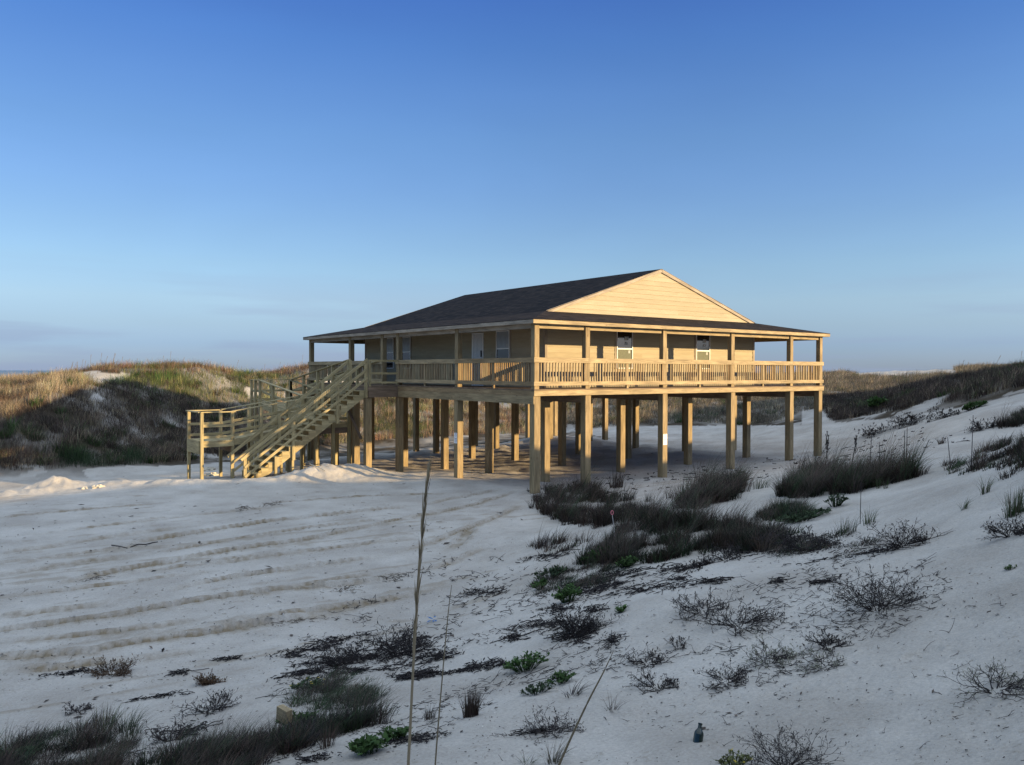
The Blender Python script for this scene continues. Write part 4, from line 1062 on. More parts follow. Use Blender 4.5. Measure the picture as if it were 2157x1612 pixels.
    L = P[:, None, :] + np.stack([np.cos(az)[:, None] * (h * l_)[:, None] * t ** 2, np.sin(az)[:, None] * (h * l_)[:, None] * t ** 2, h[:, None] * t[None, :]], -1)
    vg.tubes(L, np.broadcast_to(np.array([.009, .008, .007, .007, .012])[None, :], (n, 5)), TAN * .7)
    o = vg.build('sea_oat_stalks', VEG); tag(o, 'sparse thin sea oat stalks rising above the dune crests', 'grass', kind='stuff')
cover()

# -- grass masses in the foreground; outlines are where the clumps are rooted
def fill(poly, n, depth=None):
    poly = np.array(poly, float); out = []
    lo = poly.min(0); hi = poly.max(0); need = n
    while need > 0:
        x = RNG.uniform(lo[0], hi[0], need * 3); y = RNG.uniform(lo[1], hi[1], need * 3); m_ = poly_mask(x, y, poly)
        P = hit(x[m_], y[m_]); P = P[~np.isnan(P[:, 0])]; out.append(P[:need]); need -= len(P[:need])
        if len(P) == 0: break
    return np.concatenate(out)
def mass(name, poly, n, h, cols, label, wd=.006, nb=40, rad=.12, lean=.45, wind=.4, nseg=3, kind='stuff'):
    n = int(n * 1.7); h = h * 1.22; nb = int(nb * 1.35); P = fill(poly, n); n = len(P); u = RNG.integers(0, len(cols), n); nn = fbm(P[:, 0], P[:, 1], 1.1, 3, 7)
    P = P.copy(); P[:, :2] += RNG.normal(0, .12, (n, 2)) * (RNG.uniform(0, 1, (n, 1)) < .5)
    n5 = fbm(P[:, 0], P[:, 1], 2.6, 3, 17); col = np.array(cols)[u] * (1 + .5 * nn[:, None] + .6 * n5[:, None]); col[RNG.uniform(0, 1, n) < .16] *= 1.9
    H = h * (1 + .9 * nn + .7 * n5) * (.55 + .85 * RNG.uniform(0, 1, n) ** 1.6); H = np.maximum(H, h * .25)
    keep_ = fbm(P[:, 0], P[:, 1], 1.7, 3, 19) > (-.5 if wd < .005 else -.13); P, H, col = P[keep_], H[keep_], col[keep_]; n = len(P)
    vg = Veg(); clumps(vg, P, H * .72, nb, rad, np.clip(col * .62, .008, 1), wd * 1.9, lean=lean + .15, nseg=nseg, wind=wind * .6, var=.4, hv=.6)
    tp = fbm(P[:, 0], P[:, 1], .9, 3, 29) > -.05; tp &= RNG.uniform(0, 1, n) < .6; m2 = tp.sum()
    clumps(vg, P[tp], H[tp] * 1.3, int(nb * .45), rad * .8, np.where((RNG.uniform(0, 1, m2) < .55)[:, None], PURP * 1.7, np.where((RNG.uniform(0, 1, m2) < .5)[:, None], BROWN * 1.9, DKG * 2.0)), wd, lean=.55, nseg=nseg + 1, wind=.9, var=.3, hv=.5)
    o = vg.build(name, VEG, base=P.mean(0)); tag(o, label, 'grass', kind=kind); return P
mass('dune_grass', [(1122, 1045), (1140, 1032), (1240, 1022), (1330, 1062), (1400, 1105), (1350, 1140), (1260, 1108), (1190, 1108), (1140, 1078)], 280, .46, [PURP, BROWN, PURP * 1.3, DKG, BROWN * .7], 'dark brown windswept grass below the near corner pile of the house')
mass('dune_grass', [(1095, 1168), (1130, 1142), (1230, 1136), (1245, 1150), (1150, 1172)], 36, .24, [PURP, BROWN, DEAD * 1.6], 'thin dark grass fringe on the sand left of the largest thicket', nb=20)
mass('dune_grass', [(1240, 1160), (1300, 1135), (1400, 1105), (1560, 1105), (1640, 1135), (1600, 1165), (1450, 1160), (1420, 1180), (1300, 1192), (1225, 1188)], 330, .32, [PURP, GREY * .7, DKG, DKG * .8, BROWN * .7, BROWN], 'largest dark grass thicket across the sand in front of the house')
mass('dune_grass', [(1105, 1240), (1170, 1205), (1290, 1192), (1305, 1212), (1245, 1242), (1150, 1255)], 110, .12, [DKG, DEAD * 1.6, PURP, DKG * .8], 'low dark scrubby growth below the largest thicket beside the compact green bush', nb=30, lean=.7)
mass('dune_grass', [(1570, 1150), (1640, 1130), (1760, 1130), (1850, 1150), (1800, 1172), (1650, 1180)], 120, .10, [DEAD * 1.3, PURP * .8, DKG], 'flat blackish tangle between the largest thicket and the dark open bush', nb=30, lean=.9)
mass('dune_grass', [(1425, 1052), (1480, 1030), (1560, 1012), (1572, 1040), (1510, 1066), (1445, 1072)], 110, .62, [PURP * 1.2, BROWN, BROWN, DKG], 'brown grass thicket in front of the fourth and fifth front piles')
mass('dune_grass', [(1640, 1040), (1690, 1012), (1760, 998), (1850, 1004), (1925, 1000), (1915, 1012), (1800, 1036), (1720, 1052), (1655, 1056)], 260, .43, [PURP * 1.3, BROWN, PURP, DKG, GREY * .7], 'reddish grass band on the sand ridge right of the house corner')
mass('dune_grass', [(1605, 1068), (1680, 1058), (1730, 1075), (1690, 1098), (1630, 1108), (1590, 1092)], 75, .20, [DKG, DKG * 1.3, PURP * .8], 'low dark green growth below the reddish grass band', nb=34)
mass('dune_grass', [(1975, 985), (2040, 962), (2157, 920), (2200, 920), (2200, 990), (2120, 985), (2050, 992), (2000, 1005)], 100, .21, [PURP, BROWN * .8, DKG, PURP * .8], 'dark grass thicket at the right edge above the sand slope')
mass('dune_grass', [(2085, 905), (2157, 868), (2200, 860), (2200, 885), (2120, 905)], 60, .4, [PURP * .8, DKG, BROWN * .6], 'blackish shrubby grass at the right edge below the dark hill')
mass('dune_grass', [(-40, 1660), (0, 1590), (60, 1562), (130, 1535), (240, 1528), (285, 1570), (250, 1640)], 95, .22, [PURP, DKG, DKG * 1.2, BROWN, DEAD * 1.5], 'dark grass thicket in the bottom left corner of the sand', wd=.0035, nb=46, rad=.09)
mass('dune_grass', [(330, 1640), (350, 1600), (430, 1568), (560, 1560), (650, 1535), (780, 1500), (795, 1522), (640, 1575), (560, 1600), (450, 1650)], 140, .19, [PURP, DKG, DKG * 1.3, BROWN, DEAD * 1.5], 'long dark grass strip with the pale wood block in it', wd=.0035, nb=46, rad=.09)
mass('dune_grass', [(600, 1470), (690, 1440), (780, 1450), (790, 1480), (700, 1500), (620, 1500)], 50, .13, [DKG, DKG * 1.6, GREY * .6], 'low grey green growth just above the long grass strip', wd=.004, nb=40, rad=.08, lean=.8)

def px_ground(x, y): return hit([x], [y])[0]
def dist(P): return float((P - CAM) @ FW)

# -- single tufts
TUFTS = [
 (992, 1508, 62, 250, [BROWN, PURP * 1.2], 'dense upright brown grass tuft standing alone on bare sand near the bottom', .055, .16, 'tuft'),
 (1298, 1028, 40, 120, [BROWN, PURP], 'brown grass tuft in front of the pile second from the corner', .12, .25, 'tuft'),
 (1165, 1608, 60, 70, [GREY, GREY * .8], 'grey grass tuft at the foot of the leaning stalk', .05, .7, 'tuft'),
 (1110, 1612, 30, 40, [GREY, DKG * 1.6], 'small grey green tuft at the bottom edge left of the leaning stalk', .04, .8, 'tuft'),
 (2140, 1085, 62, 160, [GREEN * .7, DKG * 1.6, GREY], 'tall fresh green grass tuft at the right edge of the slope', .07, .25, 'tuft'),
 (2075, 1040, 45, 60, [GREY, GREEN * .8], 'thin spreading green tuft below the right edge thicket', .03, .5, 'tuft'),
 (2030, 1075, 34, 36, [GREY, GREEN * .8], 'small fan of grass blades on open sand at the right', .02, .7, 'tuft'),
 (1850, 1030, 30, 24, [GREY, GREEN * .8], 'small green tuft on the sand face, left one of a close pair', .02, .35, 'tuft'),
 (1866, 1030, 30, 24, [GREY, GREEN * .8], 'small green tuft on the sand face, right one of a close pair', .02, .35, 'tuft'),
 (1785, 1125, 44, 80, [DKG * 1.8, GREY * .8], 'dark green upright tuft between the thicket and the round twiggy bush', .06, .35, 'tuft'),
 (1830, 1105, 40, 50, [GREY, GREEN * .8], 'pale green tuft just above the round twiggy bush', .04, .4, 'tuft'),
 (1365, 1058, 26, 30, [PURP, GREY * .7], 'short stiff brown tuft between two front piles', .05, .2, 'tuft'),
 (1410, 1050, 34, 26, [GREY * .8, PURP], 'sparse arching tuft left of the fourth pile thicket', .06, .6, 'tuft'),
 (1600, 1030, 36, 60, [DKG * 1.6, GREY * .8], 'arching green tuft between two grass thickets on the ridge', .12, .6, 'tuft'),
 (1985, 935, 20, 40, [PURP, BROWN], 'small dark tuft on the upper sand flat', .06, .6, 'tuft'),
 (905, 1515, 36, 60, [GREY * .7, DEAD * 2], 'wiry dark tuft beside the tallest foreground stalk', .04, .35, 'tuft'),
 (735, 1480, 30, 46, [GREY * .8, DEAD * 2], 'thin wiry tuft between the green mat and the stalks', .06, .5, 'tuft'),
 (690, 1575, 60, 60, [PURP * 1.2, BROWN], 'feathery brown tuft above the large leafed plant', .05, .35, 'tuft'),
 (222, 1530, 50, 90, [BROWN, OLIVE * .8, DEAD * 2], 'bushy olive brown tuft rising from the bottom left thicket', .08, .35, 'tuft'),
 (1290, 1500, 42, 24, [GREY * .8, DEAD * 2], 'curled wiry tuft right of the leaning stalk', .04, 1.0, 'tuft'),
 (1205, 1470, 46, 40, [GREY * .7, DEAD * 2], 'curled wiry tuft beside the middle of the leaning stalk', .05, 1.0, 'tuft'),
]
for x, y, hp, nb, cols, lab, rad, lean, nm in TUFTS:
    P = px_ground(x, y)
    if np.isnan(P[0]): continue
    D = dist(P); h = hp / FPX * D * 1.1
    vg = Veg(); i = RNG.integers(0, len(cols), nb)
    col = np.array(cols)[i]; cl = np.repeat(P[None], nb, 0)
    clumps(vg, cl, np.full(nb, h), 1, rad * D / 6 if D < 12 else rad * 1.6, col, .0009 * D if D < 9 else .0006 * D, lean=lean, nseg=5, wind=.25)
    o = vg.build('grass_tuft', VEG, base=P); tag(o, lab, 'grass tuft', 'single grass tufts on the sand')

# -- leafy green plants
def leafy(x, y, rp, hp, nst, col, lab, leaf, cat='plant', nm='leafy_plant', flowers=None):
    P = px_ground(x, y)
    if np.isnan(P[0]): return
    D = dist(P); R_ = rp / FPX * D; H_ = hp / FPX * D; lf = leaf / FPX * D
    t_ = thing(nm, P, lab, cat, 'green beach plants on the sand')
    a = RNG.uniform(0, 2 * math.pi, nst); r = np.sqrt(RNG.uniform(0, 1, nst)); K = 5; tt = np.linspace(0, 1, K)
    B = P + np.stack([np.cos(a) * r * R_ * .35, np.sin(a) * r * R_ * .35, np.zeros(nst)], -1); B[:, 2] = ground(B[:, 0], B[:, 1]) - .01
    E_ = P + np.stack([np.cos(a) * r * R_, np.sin(a) * r * R_, np.zeros(nst)], -1); E_[:, 2] = ground(E_[:, 0], E_[:, 1]) + H_ * (1 - .5 * r ** 2) * RNG.uniform(.5, 1.1, nst)
    L = B[:, None] + (E_ - B)[:, None] * tt[None, :, None]; L[:, :, 2] += H_ * .15 * np.sin(tt * math.pi)
    st = Veg(); st.tubes(L, np.broadcast_to(np.linspace(.0012, .0006, K) * D / 2.5, (nst, K)), col * .6); st.build('stems', TWIG, t_)
    lv = Veg(); per = 9; idx = np.repeat(np.arange(nst), per); s_ = RNG.uniform(.35, 1.0, len(idx)); k = np.clip((s_ * (K - 1)).astype(int), 0, K - 2); f = s_ * (K - 1) - k
    Q = L[idx, k] * (1 - f)[:, None] + L[idx, k + 1] * f[:, None]
    dd = RNG.normal(0, 1, (len(idx), 3)); dd[:, 2] = np.abs(dd[:, 2]) * .8 + .1
    c_ = col * (1 + RNG.normal(0, .28, (len(idx), 1)))
    lv.leaves(Q, dd, lf * RNG.uniform(.6, 1.2, len(idx)), lf * .55 * RNG.uniform(.7, 1.2, len(idx)), np.clip(c_, .01, .6)); lv.build('leaves', VEG, t_)
    if flowers is not None:
        fl_ = Veg(); m_ = RNG.integers(0, nst, 8); Q = L[m_, -1] + np.array([0, 0, lf * .4])
        for _ in range(5): fl_.leaves(Q, RNG.normal(0, 1, (8, 3)) * (1, 1, .3), lf * .5, lf * .3, np.repeat(flowers[None], 8, 0))
        fl_.build('flowers', VEG, t_)
YEL = np.array((.55, .42, .05))
leafy(1198, 1268, 36, 34, 46, GREEN * 1.1, 'compact bright green bush on sand below the largest thicket', 9)
leafy(1140, 1242, 22, 20, 26, GREEN, 'small round green bush left of the compact bright bush', 7)
leafy(1306, 1291, 16, 12, 16, GREEN * 1.3, 'tiny bright green plant alone on bare sand', 7)
leafy(1108, 1412, 52, 34, 60, GREEN * 1.1, 'spreading green plant above the upright brown tuft', 9)
leafy(1180, 1440, 34, 22, 40, GREEN * .9, 'green plant with a dark left half beside the spreading plant', 8)
leafy(1130, 1462, 40, 18, 34, DKG * 1.4, 'grey green sprawling plant directly below the spreading plant', 8)
leafy(775, 1590, 42, 34, 34, GREEN * .85, 'plant with large rounded dark green leaves by the bottom edge', 17)
leafy(830, 1560, 34, 26, 30, GREEN * .7, 'dark leafy plant touching the tallest foreground stalk', 13)
leafy(645, 1452, 42, 20, 50, DKG * 1.8, 'low grey green mat with a few yellow flowers', 7, flowers=YEL)
leafy(625, 1530, 48, 26, 50, GREEN * .8, 'green leafy growth above the pale wood block', 10)
leafy(1262, 1182, 44, 26, 60, GREEN * .8, 'dark green shrubby plant at the left foot of the largest thicket', 8)
leafy(1320, 1195, 30, 18, 40, GREEN * .8, 'green creeping plant under the pink ringed marker', 8)
leafy(1160, 1220, 40, 22, 40, DKG * 1.3, 'grey green mound between the thicket and the compact bright bush', 8)
leafy(1810, 1030, 46, 18, 44, GREEN * .8, 'low green creeper under the reddish grass band', 8)
leafy(1760, 1068, 26, 28, 26, DKG * 1.4, 'dark sprig plant on the sand below the reddish band', 7)
leafy(1690, 1098, 60, 18, 70, DKG * 1.6, 'pale green creeping mat right of the largest thicket', 7)
leafy(1845, 862, 22, 22, 40, GREEN, 'green bush at the foot of the dark hill, left one', 10)
leafy(2050, 862, 26, 12, 34, GREEN * .9, 'green bush at the foot of the dark hill, right one', 9)
leafy(1545, 1622, 40, 40, 40, OLIVE * .8, 'flowering yellow green plant at the bottom edge left of the dark bush', 8, flowers=YEL)
leafy(2128, 1200, 14, 8, 8, GREEN, 'tiny sprig at the right edge of the smooth sand', 6)
leafy(40, 1600, 46, 24, 44, DKG * 1.3, 'dark green plant in the bottom left corner', 9)

# -- twiggy dead shrubs
def shrub(x, y, rp, hp, n0, col, lab, leafcol=None, th=1.0, flat=.5):
    P = px_ground(x, y)
    if np.isnan(P[0]): return
    D = dist(P); R_ = rp / FPX * D; H_ = hp / FPX * D
    t_ = thing('twiggy_shrub', P, lab, 'shrub', 'bare twiggy shrubs on the sand')
    n0 = int(n0 * 1.6); H_ *= .85; K = 6; segs = []; rads = []; ends = []
    def grow(B, Dr, L, r, lvl):
        n = len(B); pts = [B]; d = norm(Dr)
        for k in range(K - 1):
            d = norm(d + RNG.normal(0, .28, (n, 3)) + np.array([0, 0, .05])); pts.append(pts[-1] + d * (L / (K - 1))[:, None])
        A = np.stack(pts, 1); A[:, :, 2] = B[:, None, 2] + (A[:, :, 2] - B[:, None, 2]) * .75; g = ground(A[:, :, 0], A[:, :, 1]); A[:, 1:, 2] = np.maximum(A[:, 1:, 2], g[:, 1:] + .002)
        segs.append(A); rads.append(np.linspace(1, .55, K)[None, :] * r[:, None]); ends.append((A, d))
        if lvl:
            m = 3; i = np.repeat(np.arange(n), m); k = RNG.integers(2, K, len(i)); dd = norm(A[i, k] - A[i, k - 1]) + RNG.normal(0, .55, (len(i), 3)); dd[:, 2] = dd[:, 2] * .8 + .12
            grow(A[i, k], dd, L[i] * RNG.uniform(.4, .65, len(i)), r[i] * .62, lvl - 1)
    a = RNG.uniform(0, 2 * math.pi, n0); B = P + np.stack([np.cos(a), np.sin(a), np.zeros(n0)], -1) * R_ * .12; B[:, 2] = ground(B[:, 0], B[:, 1]) - .01
    D0 = np.stack([np.cos(a), np.sin(a), RNG.uniform(.15, 1.2, n0) * H_ / R_ * 1.3], -1)
    grow(B, D0, R_ * RNG.uniform(.6, 1.0, n0), np.full(n0, .00062 * min(D, 14) ** .9 * th), 2)
    v = Veg()
    for A, r in zip(segs, rads): v.tubes(A, r, col * (1 + RNG.normal(0, .2, (len(A), 1))))
    v.build('branches', TWIG, t_)
    A, d = ends[-1]; n = len(A); lv = Veg(); lc = col if leafcol is None else leafcol
    for k in (2, 4, 5):
        m_ = RNG.uniform(0, 1, n) < .6; lv.leaves(A[m_, k], d[m_] + RNG.normal(0, .6, (m_.sum(), 3)), .008 * D * .5, .0022 * D * .6, np.clip(np.repeat(lc[None], m_.sum(), 0) * (1 + RNG.normal(0, .3, (m_.sum(), 1))), .01, 1))
    lv.build('withered_leaves', VEG, t_)
SILV = np.array((.20, .20, .15))
shrub(1850, 1285, 92, 60, 30, DEAD, 'large round dark twiggy bush on the pale sand slope right of centre')
shrub(1900, 1150, 62, 44, 22, DEAD, 'dark open twiggy bush right of the grass, higher than the large round one')
shrub(2100, 1455, 80, 62, 16, DEAD * 1.4, 'curly silvery twigged bush at the right edge of the near sand', SILV, 1.2)
shrub(1655, 1618, 92, 60, 26, DEAD * 1.1, 'dense dark twiggy bush cut by the bottom edge')
shrub(1618, 1395, 56, 34, 16, DEAD * 1.3, 'straggly silvery bush in the middle of the near sand', SILV)
shrub(1735, 1400, 46, 36, 9, DEAD * 1.6, 'thin curved twigs arching right of the straggly silvery bush', SILV)
shrub(1745, 1365, 42, 28, 14, DEAD, 'small dark bush just above the thin arching twigs')
shrub(1530, 1440, 50, 18, 14, DEAD, 'flat dark twiggy plant left of the straggly silvery bush')
shrub(1385, 1450, 46, 16, 12, DEAD, 'flat dark twiggy plant above the green bottle')
shrub(1365, 1398, 40, 14, 10, DEAD, 'small flat twiggy plant left of two oval footprints')
shrub(1430, 1365, 28, 20, 5, DEAD * 1.3, 'single sparse forked sprig on bare sand')
shrub(1560, 1322, 70, 22, 20, DEAD, 'spreading thin twigs left of the large round bush')
shrub(1480, 1290, 60, 18, 16, DEAD, 'low thin twigs left of the spreading ones')
shrub(1530, 1180, 42, 36, 12, DEAD, 'small dark branching sprig under the largest thicket')
shrub(1475, 1192, 24, 16, 10, DEAD, 'little dark ball of twigs left of the branching sprig')
shrub(1215, 1335, 62, 44, 30, DEAD * .8, 'blackish low bush with debris in the middle foreground')
shrub(845, 1375, 70, 44, 30, DEAD * 1.1, 'dark wiry bush behind the tallest foreground stalk')
shrub(720, 1400, 60, 26, 22, DEAD, 'flat dark wiry bush left of the tallest foreground stalk')
shrub(1700, 1160, 50, 26, 18, DEAD, 'dark tangled twigs under the pale green mat')
shrub(1640, 1150, 50, 26, 18, DEAD * 1.2, 'dark tangled twigs at the right foot of the largest thicket')
shrub(1160, 1548, 56, 46, 16, DEAD * 1.6, 'curly wiry bush wrapped round the leaning stalk', None, .8)
shrub(1845, 918, 26, 22, 12, DEAD * 1.4, 'small twiggy bush on the upper sand flat, near the house corner')
shrub(1908, 896, 30, 18, 16, DEAD * 1.2, 'dark low bush on the upper sand flat, in the middle of three')
shrub(1985, 882, 26, 14, 14, DEAD, 'dark low bush on the upper sand flat, furthest right of three')
shrub(2072, 905, 26, 18, 14, DEAD, 'dark bush where the sand flat meets the right edge thicket')
shrub(2130, 1130, 50, 40, 20, DEAD, 'black twiggy bush at the right edge below the fresh green tuft')
shrub(438, 1440, 24, 16, 20, np.array((.10, .06, .035)), 'small reddish brown ball of dry roots on the lot')
shrub(235, 1420, 40, 10, 20, np.array((.09, .06, .04)), 'flattened reddish root tangle left of the small root ball')
shrub(165, 1500, 26, 20, 8, DEAD * 1.6, 'forked dry sprig just above the bottom left thicket')
shrub(440, 1500, 50, 22, 16, DEAD * 1.3, 'bent dry branch between the root ball and the long grass strip')
shrub(360, 1560, 46, 26, 18, DEAD * 1.3, 'dark drooping twigs at the left end of the long grass strip')

# -- litter: broken stems, seaweed and leaf scraps lying on the sand
def litter():
    vg = Veg()
    def sticks(P, ln, r, col, K=4, lift=.004):
        n = len(P); a = RNG.uniform(0, 2 * math.pi, n); L_ = ln * RNG.uniform(.3, 1.3, n); tt = np.linspace(-.5, .5, K)
        a2 = a[:, None] + RNG.normal(0, .12, (n, K)).cumsum(1) * .5; L_ = L_ * np.exp(RNG.normal(0, .55, n)) * .8
        X = P[:, 0:1] + np.cos(a2) * L_[:, None] * tt; Y = P[:, 1:2] + np.sin(a2) * L_[:, None] * tt; Z_ = ground(X, Y) + lift * RNG.uniform(.2, 2.5, (n, 1)) + RNG.uniform(0, .012, (n, K)) * (ln[:, None] if np.ndim(ln) else ln) / .08
        vg.tubes(np.stack([X, Y, Z_], -1), np.broadcast_to((r * RNG.uniform(.5, 1.4, n))[:, None], (n, K)), col * (1 + RNG.normal(0, .3, (n, 1))))
    def flakes(P, s_, col):
        n = len(P); d = RNG.normal(0, 1, (n, 3)); d[:, 2] *= .25; vg.leaves(P + np.array([0, 0, .008]) * RNG.uniform(.2, 2, (n, 1)), d, s_ * RNG.uniform(.4, 1.6, n), s_ * .5 * RNG.uniform(.4, 1.6, n), np.clip(col * (1 + RNG.normal(0, .3, (n, 1))), .01, 1))
    def sprigs(P, D):
        n = len(P)
        for k in range(3):
            a = RNG.uniform(0, 2 * math.pi, n); L_ = .012 * D * .6 * np.exp(RNG.normal(-.35, .6, n)); tt = np.linspace(0, 1, 4); up_ = RNG.uniform(.1, .9, n)
            a2 = a[:, None] + RNG.normal(0, .3, (n, 4)).cumsum(1) * .6
            X = P[:, 0:1] + np.cos(a2) * L_[:, None] * tt; Y = P[:, 1:2] + np.sin(a2) * L_[:, None] * tt
            Z_ = ground(X, Y) + .003 + up_[:, None] * L_[:, None] * tt * (1 - .4 * tt)
            L_ = L_; vg.tubes(np.stack([X, Y, Z_], -1), (.00028 * D[:, None] * np.array([1.1, 1, .9, .6])), DEAD * (1 + RNG.normal(0, .3, (n, 1))))
    # dense dark patches
    for x, y, rx, ry, n in ((1130, 1320, 60, 12, 200), (1175, 1285, 50, 14, 240), (1060, 1400, 60, 10, 160), (1360, 1245, 90, 12, 220), (1450, 1200, 60, 10, 160), (1020, 1250, 50, 10, 110), (1250, 1290, 30, 12, 160), (650, 1375, 60, 10, 300), (730, 1350, 60, 10, 300), (760, 1415, 110, 9, 420), (920, 1385, 50, 14, 260), (640, 1418, 50, 8, 200), (860, 1430, 80, 6, 240), (150, 1420, 50, 4, 90), (330, 1470, 60, 5, 90), (480, 1390, 40, 4, 70), (380, 1420, 30, 4, 60), (690, 1400, 85, 16, 420), (780, 1385, 90, 20, 520), (860, 1350, 70, 22, 380), (900, 1420, 95, 9, 330), (1000, 1408, 70, 8, 200), (820, 1440, 70, 7, 160), (1215, 1338, 60, 26, 420), (1290, 1350, 20, 12, 90),
                            (1235, 1240, 70, 20, 420), (1300, 1225, 40, 14, 200), (1500, 1227, 34, 6, 130), (1430, 1222, 20, 6, 60), (1730, 1228, 30, 5, 90), (1640, 1228, 14, 5, 50), (1590, 1155, 60, 14, 300), (1700, 1150, 70, 16, 380),
                            (1120, 1545, 50, 6, 120), (870, 1560, 60, 10, 240), (650, 1600, 40, 10, 200), (1080, 1345, 20, 9, 90), (1135, 1430, 60, 10, 160), (560, 1560, 120, 14, 300), (250, 1590, 70, 14, 220), (400, 1540, 60, 12, 160),
                            (620, 1310, 60, 7, 160), (730, 1243, 30, 7, 90), (830, 1218, 26, 6, 80), (510, 1072, 18, 5, 50), (580, 1062, 24, 6, 60), (200, 1220, 30, 8, 70), (1800, 1170, 120, 8, 220), (1330, 1210, 120, 10, 260), (1150, 1175, 60, 6, 90)):
        a = RNG.uniform(0, 2 * math.pi, n); r = np.sqrt(RNG.uniform(0, 1, n)) * (1 + .4 * RNG.normal(0, 1, n)); X = x + np.cos(a) * r * rx; Y = y + np.sin(a) * r * ry - (X - x) * .12
        P = hit(X, Y, 60); P = P[~np.isnan(P[:, 0])]
        if not len(P): continue
        if n > 150: P = P[fbm(P[:, 0], P[:, 1], 3.2, 3, 71) > -.10]
        if len(P) < 6: continue
        D = dist(P.mean(0)); m_ = len(P) * 2 // 3
        if x < 900 and y < 1325:
            P = P[:len(P) * 2 // 3]; sticks(P, np.full(len(P), .013 * D * .5), .0004 * D * .6, np.array((.12, .095, .07))); continue
        sticks(P[:m_], np.full(m_, .020 * D * .6), .0008 * D * .6, DEAD * .8); flakes(P[m_:], .008 * D * .6, DEAD * .8)
    # loose scatter
    reg = [(880, 1180), (1100, 1180), (1300, 1190), (1700, 1170), (2000, 1140), (2010, 1240), (1960, 1290), (1750, 1420), (1500, 1470), (1050, 1480), (900, 1560), (600, 1600), (560, 1480), (640, 1330)]
    P = fill(reg, 4200); D = (P - CAM) @ FW; kp = fbm(P[:, 0], P[:, 1], 1.3, 4, 61) > -.08; P = P[kp]; D = D[kp]
    i1 = RNG.uniform(0, 1, len(P)) < .45; sticks(P[i1], .016 * D[i1] * .6, .00034 * D[i1], DEAD * 1.2); sprigs(P[~i1][:1000], D[~i1][:1000])
    P = fill([(0, 1180), (900, 1040), (1000, 1180), (600, 1480), (0, 1560)], 1500); D = (P - CAM) @ FW; kp = fbm(P[:, 0], P[:, 1], .8, 4, 62) > -.02; P = P[kp]; D = D[kp]
    sticks(P[::2], .008 * D[::2] * .5, .00025 * D[::2], np.array((.14, .12, .09)))
    P = fill([(1400, 1480), (2157, 1160), (2157, 1612), (1000, 1612), (1000, 1500)], 210); D = (P - CAM) @ FW
    sticks(P[:150], .008 * D[:150] * .5, .0004 * D[:150], DEAD); sprigs(P[150:], D[150:])
    P = fill([(0, 1060), (1100, 1040), (1150, 1180), (2000, 1130), (2157, 1300), (2157, 1612), (0, 1612)], 5200); D = (P - CAM) @ FW; kp = fbm(P[:, 0], P[:, 1], 1.9, 4, 66) > -.1; P = P[kp]; D = D[kp]; e_ = np.exp(RNG.normal(-.4, .6, len(P)))
    n = len(P); d = RNG.normal(0, 1, (n, 3)); d[:, 2] *= .2; vg.leaves(P + np.array([0, 0, .003]), d, .0032 * D * e_, .0014 * D * e_, np.clip(np.array((.07, .055, .045)) * (1 + RNG.normal(0, .4, (n, 1))), .01, 1))
    # under and beside the house
    n = 2600; X = RNG.uniform(-8, W, n); Y = RNG.uniform(-.5, 15, n); kp = fbm(X, Y, .9, 3, 63) > -.1; X, Y = X[kp], Y[kp]; P = np.stack([X, Y, ground(X, Y)], -1)
    P = P[::5]; sticks(P, np.full(len(P), .09), .004, np.array((.13, .10, .07)))
    P = fill([(1150, 1020), (1700, 960), (1950, 900), (2050, 930), (1700, 1000), (1500, 1020), (1200, 1060)], 300); D = (P - CAM) @ FW
    sticks(P, .012 * D * .5, .0005 * D, DEAD * 1.5)
    o = vg.build('plant_litter', TWIG); tag(o, 'dark broken stems, seaweed scraps and dead leaves scattered over the pale sand', 'litter', kind='stuff')
    vs_ = Veg(); vg2 = vs_
    P = fill([(0, 1100), (1000, 1180), (1300, 1260), (1400, 1600), (600, 1600), (0, 1500)], 60); D = (P - CAM) @ FW; n = len(P)
    vs_.leaves(P + np.array([0, 0, .004]), RNG.normal(0, 1, (n, 3)) * (1, 1, .3), .0022 * D, .002 * D, np.repeat(np.array([[.75, .73, .68]]), n, 0))
    o = vs_.build('shell_bits', VEG); tag(o, 'small white shell fragments on the sand', 'shells', kind='stuff')
litter()

# -- tall stalks close to the camera
def stalk(pts, D, wds, col, lab, nm='dry_stalk', shag=None, group=None, mat_=TWIG):
    L = np.array([at_d(x, y, D) for x, y in pts]); b = L[0].copy(); g = gz(b[0], b[1]); d = L[0] - L[1]; 
    if L[0][2] > g + .02: L = np.vstack([[L[0][0] + d[0] * .3, L[0][1] + d[1] * .3, g - .03], L]); wds = [wds[0]] + list(wds)
    n = 40; s_ = np.linspace(0, 1, len(L)); q = np.linspace(0, 1, n)
    A = np.stack([np.interp(q, s_, L[:, k]) for k in range(3)], -1); k_ = np.ones(5) / 5; Ap = np.pad(A, ((2, 2), (0, 0)), mode='edge'); A = np.stack([np.convolve(Ap[:, k], k_, 'valid') for k in range(3)], -1)
    r = np.interp(q, s_, wds) / FPX * D / 2
    t_ = thing(nm, L[0], lab, 'stalk', group)
    v = Veg(); v.tubes(A[None], r[None], col, sides=6); v.build('stem', mat_, t_)
    if shag:
        lo, hi, ns, ln = shag; sp = Veg(); u = RNG.uniform(lo, hi, ns); i = (u * (n - 1)).astype(int); B = A[i]; dr = norm(A[np.minimum(i + 1, n - 1)] - A[np.maximum(i - 1, 0)] + 1e-6)
        dr = dr + RNG.normal(0, .07, (ns, 3)); sp.leaves(B, dr, ln * RNG.uniform(.5, 1.2, ns), ln * .06, np.repeat(col[None] * 1.1, ns, 0) * (1 + RNG.normal(0, .25, (ns, 1)))); sp.build('seed_head', VEG, t_)
    return t_
